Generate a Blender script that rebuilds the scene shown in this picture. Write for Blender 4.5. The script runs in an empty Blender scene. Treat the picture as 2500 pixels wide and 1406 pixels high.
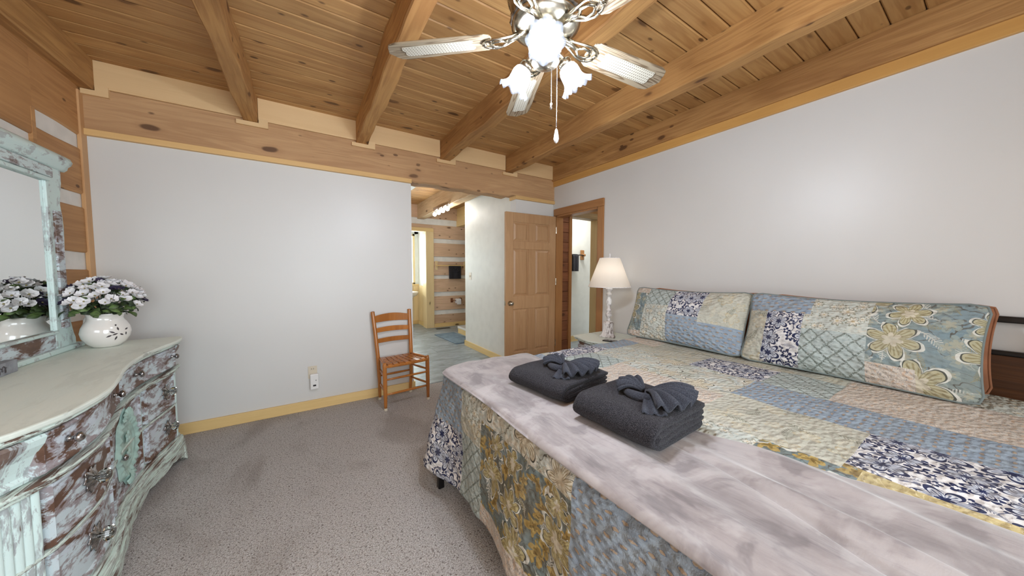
import bpy, bmesh, math, random
from mathutils import Vector, Matrix
random.seed(7)
R_ = math.radians
S = bpy.context.scene
COL = S.collection

# ------------------------------------------------------------------ camera, world, light
def build_camera():
    F, yaw, pit, rol = 776.1278, R_(32.79116), R_(-3.20825), R_(0.16513)
    f = Vector((math.sin(yaw)*math.cos(pit), math.cos(yaw)*math.cos(pit), math.sin(pit)))
    r = Vector((math.cos(yaw), -math.sin(yaw), 0)); u = r.cross(f)
    c, s = math.cos(rol), math.sin(rol)
    r2 = r*c + u*s; u2 = -r*s + u*c
    cam = bpy.data.cameras.new('camera'); cam.sensor_width = 36; cam.sensor_fit = 'HORIZONTAL'
    cam.lens = F/2500*36; cam.clip_start = .02; cam.clip_end = 100
    o = bpy.data.objects.new('camera', cam); COL.objects.link(o)
    M = Matrix((r2, u2, -f)).transposed().to_4x4(); M.translation = (0, 0, 1.30)
    o.matrix_world = M; S.camera = o
build_camera()
FAN_EMIT, LAMP_EMIT, BATH_EMIT = 385, 5.5, 46
def build_light():
    w = bpy.data.worlds.new('world'); S.world = w; w.use_nodes = True
    bg = w.node_tree.nodes['Background']; bg.inputs[0].default_value = (.88, .94, 1, 1); bg.inputs[1].default_value = 1.0
    def area(name, loc, rot, sx, sy, e, col=(1, 1, 1)):
        l = bpy.data.lights.new(name, 'AREA'); l.shape = 'RECTANGLE'; l.size = sx; l.size_y = sy; l.energy = e; l.color = col
        o = bpy.data.objects.new(name, l); COL.objects.link(o); o.location = loc; o.rotation_euler = rot
    area('fill_bedroom_back', (.25, -1.62, 1.45), (R_(90), 0, R_(24)), 2.0, 1.6, 46, (.86, .94, 1))  # added fill from behind the camera, a daylight stand-in
    area('fill_hall', (-.36, 5.3, 1.5), (0, R_(-90), 0), 1.6, 2.4, 13, (.92, .96, 1))  # added fill against the hidden hall wall, which has no window
    area('daylight_nook', (1.65, 7.9, 1.5), (R_(-90), 0, 0), .9, 1.3, 40, (.92, .97, 1))
    area('fill_closet', (3.9, 3.85, 2.5), (0, 0, 0), .3, .3, 8.5, (.95, .98, 1))  # added fill to brighten the white closet wall, no fitting there
    area('fill_lobby', (3.9, 2.4, 2.6), (0, 0, 0), .4, .4, 5, (1, .95, .9))  # added fill for the lobby past the door, no visible source
build_light()
S.view_settings.view_transform = 'Standard'; S.view_settings.look = 'None'
S.view_settings.exposure = 1.02; S.view_settings.gamma = 1; S.view_settings.use_curve_mapping = False
S.cycles.max_bounces = 8; S.cycles.diffuse_bounces = 5; S.cycles.transparent_max_bounces = 8

# ------------------------------------------------------------------ node helpers
def lin(c):
    def f(v):
        v /= 255.0
        return v/12.92 if v <= .04045 else ((v+.055)/1.055)**2.4
    return (f(c[0]), f(c[1]), f(c[2]), 1)
class NT:
    def __init__(s, name, rough=.6, metal=0, spec=.5):
        s.m = bpy.data.materials.new(name); s.m.use_nodes = True
        s.t = s.m.node_tree; s.b = s.t.nodes['Principled BSDF']
        s.b.inputs['Roughness'].default_value = rough; s.b.inputs['Metallic'].default_value = metal
        s.b.inputs['Specular IOR Level'].default_value = spec
    def n(s, k): return s.t.nodes.new(k)
    def put(s, sock, v):
        if isinstance(v, bpy.types.NodeSocket): s.t.links.new(v, sock)
        elif v is not None: sock.default_value = v
    def math(s, op, a, b=0.0, c=None, clamp=False):
        n = s.n('ShaderNodeMath'); n.operation = op; n.use_clamp = clamp
        s.put(n.inputs[0], a); s.put(n.inputs[1], b)
        if c is not None: s.put(n.inputs[2], c)
        return n.outputs[0]
    def vmath(s, op, a, b=None, sc=None):
        n = s.n('ShaderNodeVectorMath'); n.operation = op
        s.put(n.inputs[0], a)
        if b is not None: s.put(n.inputs[1], b)
        if sc is not None: s.put(n.inputs['Scale'], sc)
        return n.outputs[0]
    def obj(s): return s.n('ShaderNodeTexCoord').outputs['Object']
    def uv(s): return s.n('ShaderNodeTexCoord').outputs['UV']
    def rnd(s): return s.n('ShaderNodeObjectInfo').outputs['Random']
    def sep(s, v):
        n = s.n('ShaderNodeSeparateXYZ'); s.put(n.inputs[0], v); return n.outputs
    def comb(s, x=0.0, y=0.0, z=0.0):
        n = s.n('ShaderNodeCombineXYZ'); s.put(n.inputs[0], x); s.put(n.inputs[1], y); s.put(n.inputs[2], z); return n.outputs[0]
    def noise(s, v, sc=5, det=2, ro=.5, dist=0, col=False):
        n = s.n('ShaderNodeTexNoise'); s.put(n.inputs['Vector'], v); n.inputs['Scale'].default_value = sc
        n.inputs['Detail'].default_value = det; n.inputs['Roughness'].default_value = ro; n.inputs['Distortion'].default_value = dist
        return n.outputs['Color' if col else 'Fac']
    def vor(s, v, sc=5, feat='F1', dim='3D', rand=1.0):
        n = s.n('ShaderNodeTexVoronoi'); n.voronoi_dimensions = dim; n.feature = feat
        s.put(n.inputs['Vector'], v); n.inputs['Scale'].default_value = sc; n.inputs['Randomness'].default_value = rand
        return n.outputs
    def mix(s, f, a, b, mode='MIX'):
        n = s.n('ShaderNodeMix'); n.data_type = 'RGBA'; n.blend_type = mode
        s.put(n.inputs[0], f)
        s.put(n.inputs[6], lin(a) if isinstance(a, tuple) and len(a) == 3 else a)
        s.put(n.inputs[7], lin(b) if isinstance(b, tuple) and len(b) == 3 else b)
        return n.outputs[2]
    def step(s, v, lo, hi):
        n = s.n('ShaderNodeMapRange'); n.interpolation_type = 'SMOOTHSTEP'
        s.put(n.inputs[0], v); n.inputs[1].default_value = lo; n.inputs[2].default_value = hi
        return n.outputs[0]
    def bump(s, h, st=.3, d=.01):
        n = s.n('ShaderNodeBump'); n.inputs['Strength'].default_value = st; n.inputs['Distance'].default_value = d
        s.put(n.inputs['Height'], h); s.t.links.new(n.outputs[0], s.b.inputs['Normal'])
    def col(s, c): s.put(s.b.inputs['Base Color'], lin(c) if isinstance(c, tuple) and len(c) == 3 else c)
    def rough(s, r): s.put(s.b.inputs['Roughness'], r)

def mat_wood(name, c1, c2, axis=0, knots=.5, rough=.55, knotc=(70, 40, 20), grain=1.0, var=.18, bump=.3, sc=1.0, spec=.4):
    m = NT(name, rough, spec=spec)
    r = m.rnd(); o = m.vmath('SCALE', m.obj(), sc=sc)
    off = m.comb(m.math('MULTIPLY', r, 31.7), m.math('MULTIPLY', r, 17.3), m.math('MULTIPLY', r, 53.1))
    p = m.vmath('ADD', o, off)
    k = [9, 9, 9]; k[axis] = .7
    st = m.vmath('MULTIPLY', p, tuple(k))
    wob = m.noise(p, 2.0, 2)
    g1 = m.noise(st, 1.3, 3, .55, .6)
    k2 = [60, 60, 60]; k2[axis] = 2.5
    g2 = m.noise(m.vmath('MULTIPLY', p, tuple(k2)), 1.0, 3, .6)
    rings = m.math('SINE', m.math('MULTIPLY', g1, 34))
    rings = m.math('MULTIPLY_ADD', rings, .5, .5)
    f = m.math('MULTIPLY_ADD', rings, .33*grain, m.math('MULTIPLY_ADD', g2, .55*grain, m.math('MULTIPLY_ADD', g1, .9, -.45)), clamp=True)
    c = m.mix(f, c1, c2)
    if knots > 0:
        kk = [5.0, 5.0, 5.0]; kk[axis] = 2.0
        v = m.vor(m.vmath('ADD', m.vmath('MULTIPLY', p, tuple(kk)), m.vmath('SCALE', m.noise(p, 9, 1, col=True), sc=.12)), 1.25)
        d = m.math('ADD', v['Distance'], m.math('MULTIPLY', wob, .03))
        gate = m.math('GREATER_THAN', m.sep(v['Color'])[0], 1-knots)
        kn = m.math('MULTIPLY', m.math('SUBTRACT', 1.0, m.step(d, .11, .18)), gate)
        halo = m.math('MULTIPLY', m.math('SUBTRACT', 1.0, m.step(d, .12, .34)), gate)
        c = m.mix(m.math('MULTIPLY', halo, .45), c, c2)
        c = m.mix(m.math('MULTIPLY', kn, .85), c, knotc)
    if knots > .5:
        kk = [9.0, 9.0, 9.0]; kk[axis] = 4.5
        v = m.vor(m.vmath('MULTIPLY', m.vmath('ADD', p, (3.1, 5.7, 2.3)), tuple(kk)), 1.2)
        g = m.math('GREATER_THAN', m.sep(v['Color'])[1], .45)
        c = m.mix(m.math('MULTIPLY', m.math('MULTIPLY', m.math('SUBTRACT', 1.0, m.step(v['Distance'], .09, .16)), g), .8), c, knotc)
    blot = m.noise(p, .9, 2)
    c = m.mix(m.step(blot, .35, .8), c, m.mix(.5, c, c2))
    hsv = m.n('ShaderNodeHueSaturation'); m.put(hsv.inputs['Color'], c)
    m.put(hsv.inputs['Value'], m.math('MULTIPLY_ADD', r, var*2, 1-var))
    m.col(hsv.outputs[0])
    m.bump(m.math('ADD', g2, m.math('MULTIPLY', rings, .3)), bump, .004)
    return m.m

def mat_plain(name, c, rough=.5, metal=0, nz=.04, nsc=8, bump=0, bsc=60, spec=.5, coat=0):
    m = NT(name, rough, metal, spec)
    n = m.noise(m.obj(), nsc, 3)
    dk = tuple(max(0, int(v*(1-nz*3))) for v in c)
    m.col(m.mix(m.step(n, .3, .8), c, dk))
    if bump: m.bump(m.noise(m.obj(), bsc, 2), bump, .003)
    if coat: m.b.inputs['Coat Weight'].default_value = coat; m.b.inputs['Coat Roughness'].default_value = .08
    return m.m

def mat_distress(name, paint, brown, grey, amt, st=(6, 2.2, 6), flute=False):
    m = NT(name, .48)
    p = m.obj(); r = m.rnd()
    p = m.vmath('ADD', p, m.comb(m.math('MULTIPLY', r, 9.0), m.math('MULTIPLY', r, 5.0), m.math('MULTIPLY', r, 7.0)))
    s1 = m.noise(m.vmath('MULTIPLY', p, st), 1.6, 5, .68, .5)
    s2 = m.noise(m.vmath('MULTIPLY', p, (st[0]*4, st[1]*4, st[2]*4)), 1.3, 5, .7, .3)
    s3 = m.noise(m.vmath('MULTIPLY', p, (st[0]*1.6, st[1]*.9, st[2]*1.8)), 1.2, 3, .6)
    lo = .62 - amt*.16
    brn = m.step(m.math('MULTIPLY_ADD', s2, .22, s1), lo+.11, lo+.145)
    gry = m.step(m.math('MULTIPLY_ADD', s1, .4, s2), .72-amt*.12, .80-amt*.10)
    lil = m.step(s3, .48, .60)
    c = m.mix(m.math('MULTIPLY', lil, .5 if amt > .4 else .2), paint, (200, 204, 216) if amt > .4 else (205, 220, 215))
    c = m.mix(m.math('MULTIPLY', gry, .8), c, grey)
    c = m.mix(m.math('MULTIPLY', m.step(m.math('MULTIPLY_ADD', s2, .22, s1), lo+.05, lo+.10), .55), c, grey)
    c = m.mix(m.math('MULTIPLY', brn, .93), c, m.mix(s2, brown, tuple(int(v*.55) for v in brown)))
    m.col(c); m.bump(m.math('SUBTRACT', s2, m.math('MULTIPLY', brn, .6)), .35, .004)
    return m.m

# ---- quilt prints (UV in metres)
def flowers(m, uv, scale, n, R, rand=.75, seed=0.0):
    """returns f (radial value, <1 inside petals), r (distance), gate random"""
    v2 = m.vmath('ADD', uv, (seed, seed*.7, 0))
    v = m.vor(v2, scale, dim='2D', rand=rand)
    d = m.vmath('SUBTRACT', v2, v['Position'])
    x, y, _ = m.sep(d); r = m.math('MULTIPLY', m.vmath('LENGTH', d), 1.0)
    ln = m.n('ShaderNodeVectorMath'); ln.operation = 'LENGTH'; m.put(ln.inputs[0], d); r = ln.outputs['Value']
    cr = m.sep(v['Color'])
    th = m.math('ADD', m.math('ARCTAN2', y, x), m.math('MULTIPLY', cr[0], 6.28))
    pet = m.math('ABSOLUTE', m.math('SINE', m.math('MULTIPLY', th, n/2)))
    rad = m.math('MULTIPLY_ADD', pet, R*.55, R*.45)
    rad = m.math('MULTIPLY', rad, m.math('MULTIPLY_ADD', cr[1], .6, .6))
    return m.math('DIVIDE', r, rad), th, cr, (x, y)
def band(m, v, c, w):  # 1 near value c
    return m.math('SUBTRACT', 1.0, m.step(m.math('ABSOLUTE', m.math('SUBTRACT', v, c)), w*.6, w))
def ferns(m, uv, scale, L, seed=3.3):
    v2 = m.vmath('ADD', uv, (seed, seed, 0)); v = m.vor(v2, scale, dim='2D', rand=.8)
    d = m.vmath('SUBTRACT', v2, v['Position']); x, y, _ = m.sep(d); a = m.math('MULTIPLY', m.sep(v['Color'])[0], 6.28)
    ca, sa = m.math('COSINE', a), m.math('SINE', a)
    X = m.math('ADD', m.math('MULTIPLY', x, ca), m.math('MULTIPLY', y, sa))
    Y = m.math('SUBTRACT', m.math('MULTIPLY', y, ca), m.math('MULTIPLY', x, sa))
    Y = m.math('ADD', Y, m.math('MULTIPLY', m.math('MULTIPLY', X, X), 3.0))
    ay = m.math('ABSOLUTE', Y)
    w = m.math('MULTIPLY', m.math('SUBTRACT', 1.0, m.math('POWER', m.math('DIVIDE', m.math('ABSOLUTE', X), L), 2.0)), L*.34)
    ins = m.math('GREATER_THAN', w, ay)
    st = m.math('GREATER_THAN', m.math('SINE', m.math('MULTIPLY', m.math('SUBTRACT', X, m.math('MULTIPLY', ay, .9)), 6.28/(L*.2))), -.1)
    stem = m.math('MULTIPLY', m.math('LESS_THAN', ay, L*.035), m.math('LESS_THAN', m.math('ABSOLUTE', X), L*1.2))
    return m.math('MAXIMUM', m.math('MULTIPLY', ins, st), stem)
def curls(m, uv, sc, k, w):
    n = m.noise(uv, sc, 1.5, .5, .8)
    return band(m, m.math('FRACT', m.math('MULTIPLY', n, k)), .5, w)
def fabric_base(name):
    m = NT(name, .92, spec=.15)
    w = m.noise(m.uv(), 30, 1, col=True)
    uv = m.vmath('ADD', m.uv(), m.vmath('SCALE', m.vmath('SUBTRACT', w, (.5, .5, .5)), sc=.008))
    return m, uv
def fabric_end(m, uv, c):
    big = m.noise(m.uv(), 7, 2)
    c = m.mix(m.math('MULTIPLY', m.step(big, .3, .8), .22), c, (150, 150, 148))
    m.col(c)
    q = m.vor(m.vmath('MULTIPLY', m.uv(), (1, 1.7, 1)), 34, feat='SMOOTH_F1', dim='2D')['Distance']
    n2 = m.noise(m.uv(), 240, 1)
    m.bump(m.math('SUBTRACT', m.math('MULTIPLY', n2, .15), q), .8, .015)
    return m.m
def print_dash():
    m, uv = fabric_base('print_blue_dash'); x, y, _ = m.sep(uv)
    ry = m.math('DIVIDE', y, .030); row = m.math('FLOOR', ry)
    fx = m.math('SUBTRACT', m.math('FRACT', m.math('ADD', m.math('DIVIDE', x, .050), m.math('MULTIPLY', m.math('MODULO', row, 2.0), .5))), .5)
    fy = m.math('SUBTRACT', m.math('FRACT', ry), .5)
    e = m.math('ADD', m.math('POWER', m.math('DIVIDE', fx, .30), 2.0), m.math('POWER', m.math('DIVIDE', fy, .22), 2.0))
    e = m.math('ADD', e, m.math('MULTIPLY', m.noise(uv, 150, 2), 1.5))
    k = m.math('SUBTRACT', 1.0, m.step(e, 1.1, 1.4)); o = band(m, e, 1.45, .3)
    c = m.mix(m.step(m.noise(uv, 20, 2), .3, .7), (158, 173, 186), (145, 160, 176))
    c = m.mix(m.math('MULTIPLY', o, .5), c, (92, 105, 130)); c = m.mix(m.math('MULTIPLY', k, .85), c, (178, 156, 128))
    return fabric_end(m, uv, c)
def print_navy():
    m, uv = fabric_base('print_navy_white')
    f, th, cr, _ = flowers(m, uv, 9, 6, .062, .8)
    g, th2, cr2, _ = flowers(m, uv, 17, 5, .026, .9, 5.1)
    fe = ferns(m, uv, 11, .035, 1.7)
    navy, mid = (44, 50, 84), (110, 118, 140)
    c = m.mix(m.math('MULTIPLY', curls(m, uv, 11, 5.0, .09), .9), (228, 226, 224), (88, 94, 122))
    c = m.mix(m.math('MULTIPLY', fe, .8), c, (92, 100, 124))
    c = m.mix(m.math('LESS_THAN', g, 1.0), c, navy); c = m.mix(m.math('LESS_THAN', g, .42), c, (225, 222, 220))
    c = m.mix(m.math('LESS_THAN', f, 1.08), c, (226, 224, 222)); c = m.mix(m.math('LESS_THAN', f, 1.0), c, navy)
    c = m.mix(m.math('LESS_THAN', f, .78), c, (205, 208, 214)); c = m.mix(m.math('MULTIPLY', m.math('LESS_THAN', f, .66), m.math('GREATER_THAN', m.math('SINE', m.math('MULTIPLY', th, 22)), .1)), c, mid)
    c = m.mix(m.math('LESS_THAN', f, .3), c, navy)
    return fabric_end(m, uv, c)
def print_lattice():
    m, uv = fabric_base('print_lattice'); x, y, _ = m.sep(uv)
    a = m.math('FRACT', m.math('DIVIDE', m.math('ADD', x, y), .075)); b = m.math('FRACT', m.math('DIVIDE', m.math('SUBTRACT', x, m.math('MULTIPLY', y, .9)), .075))
    l = m.math('MAXIMUM', band(m, a, .5, .095), band(m, b, .5, .095))
    l = m.math('MULTIPLY', l, m.step(m.noise(uv, 160, 1), .30, .55))
    c = m.mix(m.step(m.noise(m.vmath('MULTIPLY', uv, (1, 5, 1)), 60, 2), .35, .7), (188, 198, 194), (170, 183, 181))
    c = m.mix(m.math('MULTIPLY', l, .85), c, (104, 112, 102))
    return fabric_end(m, uv, c)
def print_scroll():
    m, uv = fabric_base('print_scroll')
    c = m.mix(m.step(m.noise(uv, 9, 2), .3, .7), (212, 201, 188), (200, 190, 178))
    c = m.mix(m.math('MULTIPLY', curls(m, uv, 34, 7.0, .16), .75), c, (224, 216, 202))
    c = m.mix(m.math('MULTIPLY', curls(m, m.vmath('ADD', uv, (3, 3, 0)), 40, 7.0, .13), .7), c, (150, 144, 142))
    c = m.mix(m.math('MULTIPLY', m.step(m.noise(uv, 55, 1), .58, .64), .6), c, (212, 180, 150))
    return fabric_end(m, uv, c)
def print_sage():
    m, uv = fabric_base('print_sage')
    c = m.mix(m.step(m.noise(uv, 9, 3), .3, .7), (196, 196, 182), (184, 184, 170))
    c = m.mix(m.math('MULTIPLY', curls(m, uv, 22, 5.0, .07), .5), c, (216, 212, 200))
    c = m.mix(m.math('MULTIPLY', ferns(m, uv, 6, .06), .6), c, (124, 126, 108))
    c = m.mix(m.math('MULTIPLY', ferns(m, uv, 7, .05, 9.1), .5), c, (212, 204, 180))
    f, th, cr, _ = flowers(m, uv, 7, 5, .045, .8, 2.2)
    c = m.mix(m.math('MULTIPLY', band(m, f, 1.0, .12), .6), c, (194, 178, 140)); c = m.mix(m.math('MULTIPLY', m.math('LESS_THAN', f, .9), .4), c, (208, 202, 180))
    return fabric_end(m, uv, c)
def print_cream():
    m, uv = fabric_base('print_cream')
    c = m.mix(m.step(m.noise(uv, 9, 3), .3, .7), (204, 209, 200), (192, 199, 192))
    c = m.mix(m.math('MULTIPLY', curls(m, uv, 20, 4.0, .07), .6), c, (216, 208, 190))
    f, th, cr, _ = flowers(m, uv, 15, 8, .026, .8, 2.2)
    c = m.mix(m.math('MULTIPLY', band(m, f, 1.0, .22), .8), c, (134, 132, 112)); c = m.mix(m.math('MULTIPLY', m.math('LESS_THAN', f, .85), .8), c, (222, 218, 204))
    c = m.mix(m.math('LESS_THAN', f, .3), c, (198, 182, 146))
    return fabric_end(m, uv, c)
def print_floral(base=(122, 138, 140), base2=(112, 112, 100), name='print_teal_floral', g1=(176, 152, 92), g2=(134, 112, 62), g3=(182, 170, 124), lf=(128, 116, 66), sm=1.0, warp=.075):
    m, uv = fabric_base(name)
    uv = m.vmath('ADD', uv, m.vmath('SCALE', m.vmath('SUBTRACT', m.noise(uv, 14, 2, col=True), (.5, .5, .5)), sc=warp))
    uv = m.vmath('SCALE', uv, sc=1.0+warp*2)
    c = m.mix(m.step(m.noise(uv, 5, 3), .35, .65), base, base2)
    c = m.mix(m.math('MULTIPLY', curls(m, uv, 9, 3.0, .035), .9), c, (96, 92, 84))
    c = m.mix(m.math('MULTIPLY', ferns(m, uv, 6.5, .06, 7.7), .85), c, (206, 206, 196))
    c = m.mix(m.math('MULTIPLY', ferns(m, uv, 7.5, .045, 1.1), .85), c, lf)
    g, _, crg, _ = flowers(m, uv, 10, 5, .05, .9, 7.7)
    c = m.mix(m.math('MULTIPLY', m.math('LESS_THAN', g, 1.0), sm), c, g1); c = m.mix(m.math('MULTIPLY', m.math('LESS_THAN', g, .5), sm), c, g2)
    f, th, cr, _ = flowers(m, uv, 4.2, 6, .115, .7, 3.9)
    c = m.mix(m.math('LESS_THAN', f, 1.0), c, (216, 216, 206)); c = m.mix(m.math('LESS_THAN', f, .88), c, (84, 86, 76))
    c = m.mix(m.math('LESS_THAN', f, .82), c, g3); sp = m.math('MULTIPLY', m.math('LESS_THAN', f, .74), m.math('GREATER_THAN', m.math('SINE', m.math('MULTIPLY', th, 28)), .3))
    c = m.mix(m.math('MULTIPLY', sp, .7), c, (140, 126, 84)); c = m.mix(m.math('LESS_THAN', f, .34), c, (206, 198, 176))
    return fabric_end(m, uv, c)
def print_gold():
    m, uv = fabric_base('print_gold')
    c = m.mix(m.step(m.noise(uv, 12, 3), .3, .7), (208, 190, 138), (190, 174, 128))
    c = m.mix(m.math('MULTIPLY', curls(m, uv, 20, 5.0, .12), .6), c, (228, 216, 176))
    return fabric_end(m, uv, c)

# ------------------------------------------------------------------ mesh helpers
class MB:
    def __init__(s): s.v = []; s.f = []; s.uv = []; s.mi = []
    def add(s, vs, fs, mi=0, uvs=None):
        b = len(s.v); s.v += [tuple(p) for p in vs]
        for i, f in enumerate(fs):
            s.f.append([b+j for j in f]); s.mi.append(mi if isinstance(mi, int) else mi[i])
            s.uv.append([uvs[j] for j in f] if uvs else None)
        return s
    def box(s, x0, x1, y0, y1, z0, z1, mi=0):
        return s.add([(x0,y0,z0),(x1,y0,z0),(x1,y1,z0),(x0,y1,z0),(x0,y0,z1),(x1,y0,z1),(x1,y1,z1),(x0,y1,z1)],
                     [(0,3,2,1),(4,5,6,7),(0,1,5,4),(1,2,6,5),(2,3,7,6),(3,0,4,7)], mi)
    def lathe(s, prof, c=(0,0,0), n=24, axis=None, mod=None, cap=True, mi=0):
        """prof [(r,z)], axis a Vector direction"""
        q = Vector((0,0,1)).rotation_difference(Vector(axis).normalized()) if axis is not None else None
        vs = []
        for j, (r, z) in enumerate(prof):
            for i in range(n):
                a = 2*math.pi*i/n; rr = r*(mod(a, j, z) if mod else 1)
                p = Vector((rr*math.cos(a), rr*math.sin(a), z))
                if q: p = q @ p
                vs.append(p + Vector(c))
        fs = [(j*n+i, j*n+(i+1) % n, (j+1)*n+(i+1) % n, (j+1)*n+i) for j in range(len(prof)-1) for i in range(n)]
        if cap:
            fs.append(tuple(range(n))[::-1]); fs.append(tuple((len(prof)-1)*n+i for i in range(n)))
        return s.add(vs, fs, mi)
    def tube(s, pts, r, n=8, mi=0, closed=False, flat=1.0):
        pts = [Vector(p) for p in pts]; N = len(pts); vs = []
        up = Vector((0,0,1)); prev = None
        for i, p in enumerate(pts):
            t = (pts[min(i+1, N-1)]-pts[max(i-1, 0)]) if not closed else (pts[(i+1) % N]-pts[i-1])
            t.normalize()
            a = prev if prev is not None else (up if abs(t.z) < .95 else Vector((1,0,0)))
            a = (a - t*a.dot(t)); a.normalize(); prev = a; b = t.cross(a)
            rr = r[i] if isinstance(r, (list, tuple)) else r
            for k in range(n):
                th = 2*math.pi*k/n; vs.append(p + a*math.cos(th)*rr*flat + b*math.sin(th)*rr)
        fs = [(i*n+k, i*n+(k+1) % n, (i+1)*n+(k+1) % n, (i+1)*n+k) for i in range(N-1) for k in range(n)]
        if closed: fs += [((N-1)*n+k, (N-1)*n+(k+1) % n, (k+1) % n, k) for k in range(n)]
        else: fs += [tuple(range(n))[::-1], tuple((N-1)*n+k for k in range(n))]
        return s.add(vs, fs, mi)
    def grid(s, fn, nu, nv, mi=0, uvf=None, closed_u=False):
        vs = [fn(i/nu, j/nv) for j in range(nv+1) for i in range(nu+1)]
        uvs = [uvf(i/nu, j/nv) for j in range(nv+1) for i in range(nu+1)] if uvf else None
        fs = [(j*(nu+1)+i, j*(nu+1)+i+1, (j+1)*(nu+1)+i+1, (j+1)*(nu+1)+i) for j in range(nv) for i in range(nu)]
        m = mi if isinstance(mi, int) else [mi((i+.5)/nu, (j+.5)/nv) for j in range(nv) for i in range(nu)]
        return s.add(vs, fs, m, uvs)
    def prism(s, poly, fn0, fn1, mi=0):
        """poly list of 2D; fn0/fn1 map 2D -> 3D for both caps"""
        n = len(poly)
        return s.add([fn0(p) for p in poly]+[fn1(p) for p in poly],
                     [tuple(range(n)), tuple(range(n, 2*n))[::-1]]+[(i, n+i, n+(i+1) % n, (i+1) % n) for i in range(n)], mi)
    def build(s, name, mats, parent=None, loc=None, smooth=False, bevel=0, sub=0, auto=False, weld=False, bseg=2):
        me = bpy.data.meshes.new(name)
        me.from_pydata(s.v, [], s.f); 
        if not isinstance(mats, (list, tuple)): mats = [mats]
        for m in mats: me.materials.append(m)
        if len(mats) > 1: me.polygons.foreach_set('material_index', s.mi)
        if any(u is not None for u in s.uv):
            l = me.uv_layers.new(name='UVMap'); k = 0
            for f, u in zip(s.f, s.uv):
                for j in range(len(f)):
                    l.data[k].uv = u[j] if u else (0, 0); k += 1
        bm = bmesh.new(); bm.from_mesh(me)
        if weld: bmesh.ops.remove_doubles(bm, verts=bm.verts, dist=1e-5)
        bmesh.ops.recalc_face_normals(bm, faces=bm.faces)
        bm.to_mesh(me); bm.free()
        if smooth: me.polygons.foreach_set('use_smooth', [True]*len(me.polygons))
        me.update()
        o = bpy.data.objects.new(name, me); COL.objects.link(o)
        if parent: o.parent = parent
        if loc: o.location = loc
        if bevel:
            b = o.modifiers.new('b', 'BEVEL'); b.width = bevel; b.segments = bseg; b.limit_method = 'ANGLE'; b.angle_limit = R_(40)
            b.harden_normals = False
        if sub:
            b = o.modifiers.new('s', 'SUBSURF'); b.levels = sub; b.render_levels = sub
        if auto: me.shade_smooth() if hasattr(me, 'shade_smooth') else None
        if auto:
            e = me.edges
            try: me.set_sharp_from_angle(angle=R_(35))
            except Exception: pass
        return o
def tag(o, label, cat=None, group=None, kind=None):
    o['label'] = label
    if cat: o['category'] = cat
    if group: o['group'] = group
    if kind: o['kind'] = kind
    return o
def thing(name, label, cat, loc=(0,0,0), rz=0, group=None):
    o = bpy.data.objects.new(name, None); COL.objects.link(o); o.location = loc; o.rotation_euler = (0, 0, rz)
    o.empty_display_size = .1
    return tag(o, label, cat, group)
def struct(o, label=None):
    o['kind'] = 'structure'
    if label: o['label'] = label
    return o
def root(name, label, loc=(0,0,0)):
    o = bpy.data.objects.new(name, None); COL.objects.link(o); o.location = loc; return struct(o, label)
def clone(o, parent, loc=None, rot=None, scale=None):
    c = o.copy(); COL.objects.link(c); c.parent = parent
    if loc is not None: c.location = loc
    if rot is not None: c.rotation_euler = rot
    if scale is not None: c.scale = scale
    return c
def spline(pts, t):
    """catmull on monotone first coordinate; pts [(y,x)]"""
    if t <= pts[0][0]: return pts[0][1]
    if t >= pts[-1][0]: return pts[-1][1]
    for i in range(len(pts)-1):
        if pts[i][0] <= t <= pts[i+1][0]: break
    p0 = pts[max(i-1, 0)][1]; p1 = pts[i][1]; p2 = pts[i+1][1]; p3 = pts[min(i+2, len(pts)-1)][1]
    u = (t-pts[i][0])/(pts[i+1][0]-pts[i][0])
    return .5*((2*p1)+(-p0+p2)*u+(2*p0-5*p1+4*p2-p3)*u*u+(-p0+3*p1-3*p2+p3)*u**3)

# ------------------------------------------------------------------ materials
M = {}
M['wall'] = NT('wall_paint', .38, spec=.5)
_m = M['wall']; _m.col(_m.mix(_m.step(_m.noise(_m.obj(), .9, 2), .3, .7), (217, 217, 214), (212, 212, 209))); _m.bump(_m.noise(_m.obj(), 130, 2), .05, .002); M['wall'] = _m.m
M['wallcool'] = mat_plain('bath_wall_paint', (222, 222, 214), .5, nz=.01)
M['chink'] = mat_plain('chinking', (234, 231, 224), .8, nz=.02, bump=.2, bsc=40)
M['plankx'] = mat_wood('ceiling_pine', (204, 162, 106), (158, 112, 64), 0, .9, .5, var=.10, knotc=(66, 38, 22), bump=.12)
M['beamy'] = mat_wood('rough_beam', (204, 158, 98), (146, 100, 56), 1, .7, .7, var=.08, bump=.6)
M['timberx'] = mat_wood('header_timber', (204, 166, 122), (168, 128, 90), 0, .8, .7, var=.04, bump=.4, knotc=(74, 48, 34))
M['blockx'] = mat_wood('blocking_pine', (228, 196, 148), (212, 176, 128), 0, .12, .55, var=.04, bump=.08, grain=.5)
M['trimx'] = mat_wood('trim_pine_x', (224, 186, 128), (204, 164, 104), 0, .3, .5, var=.05, bump=.08, grain=.6)
M['trimy'] = mat_wood('trim_pine_y', (216, 168, 98), (192, 142, 76), 1, .25, .45, var=.04, bump=.08, grain=.6)
M['trimz'] = mat_wood('trim_pine_z', (212, 168, 120), (186, 142, 96), 2, .35, .5, var=.04, bump=.08, grain=.6)
M['base'] = mat_wood('baseboard_pine', (232, 202, 142), (208, 174, 112), 0, .3, .45, var=.03, bump=.06, grain=.5)
M['basey'] = mat_wood('baseboard_pine_y', (232, 204, 146), (206, 176, 112), 1, .3, .45, var=.03, bump=.06, grain=.5)
M['basez'] = mat_wood('casing_pine_z', (232, 208, 160), (210, 182, 130), 2, .3, .45, var=.03, bump=.06, grain=.5)
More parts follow.
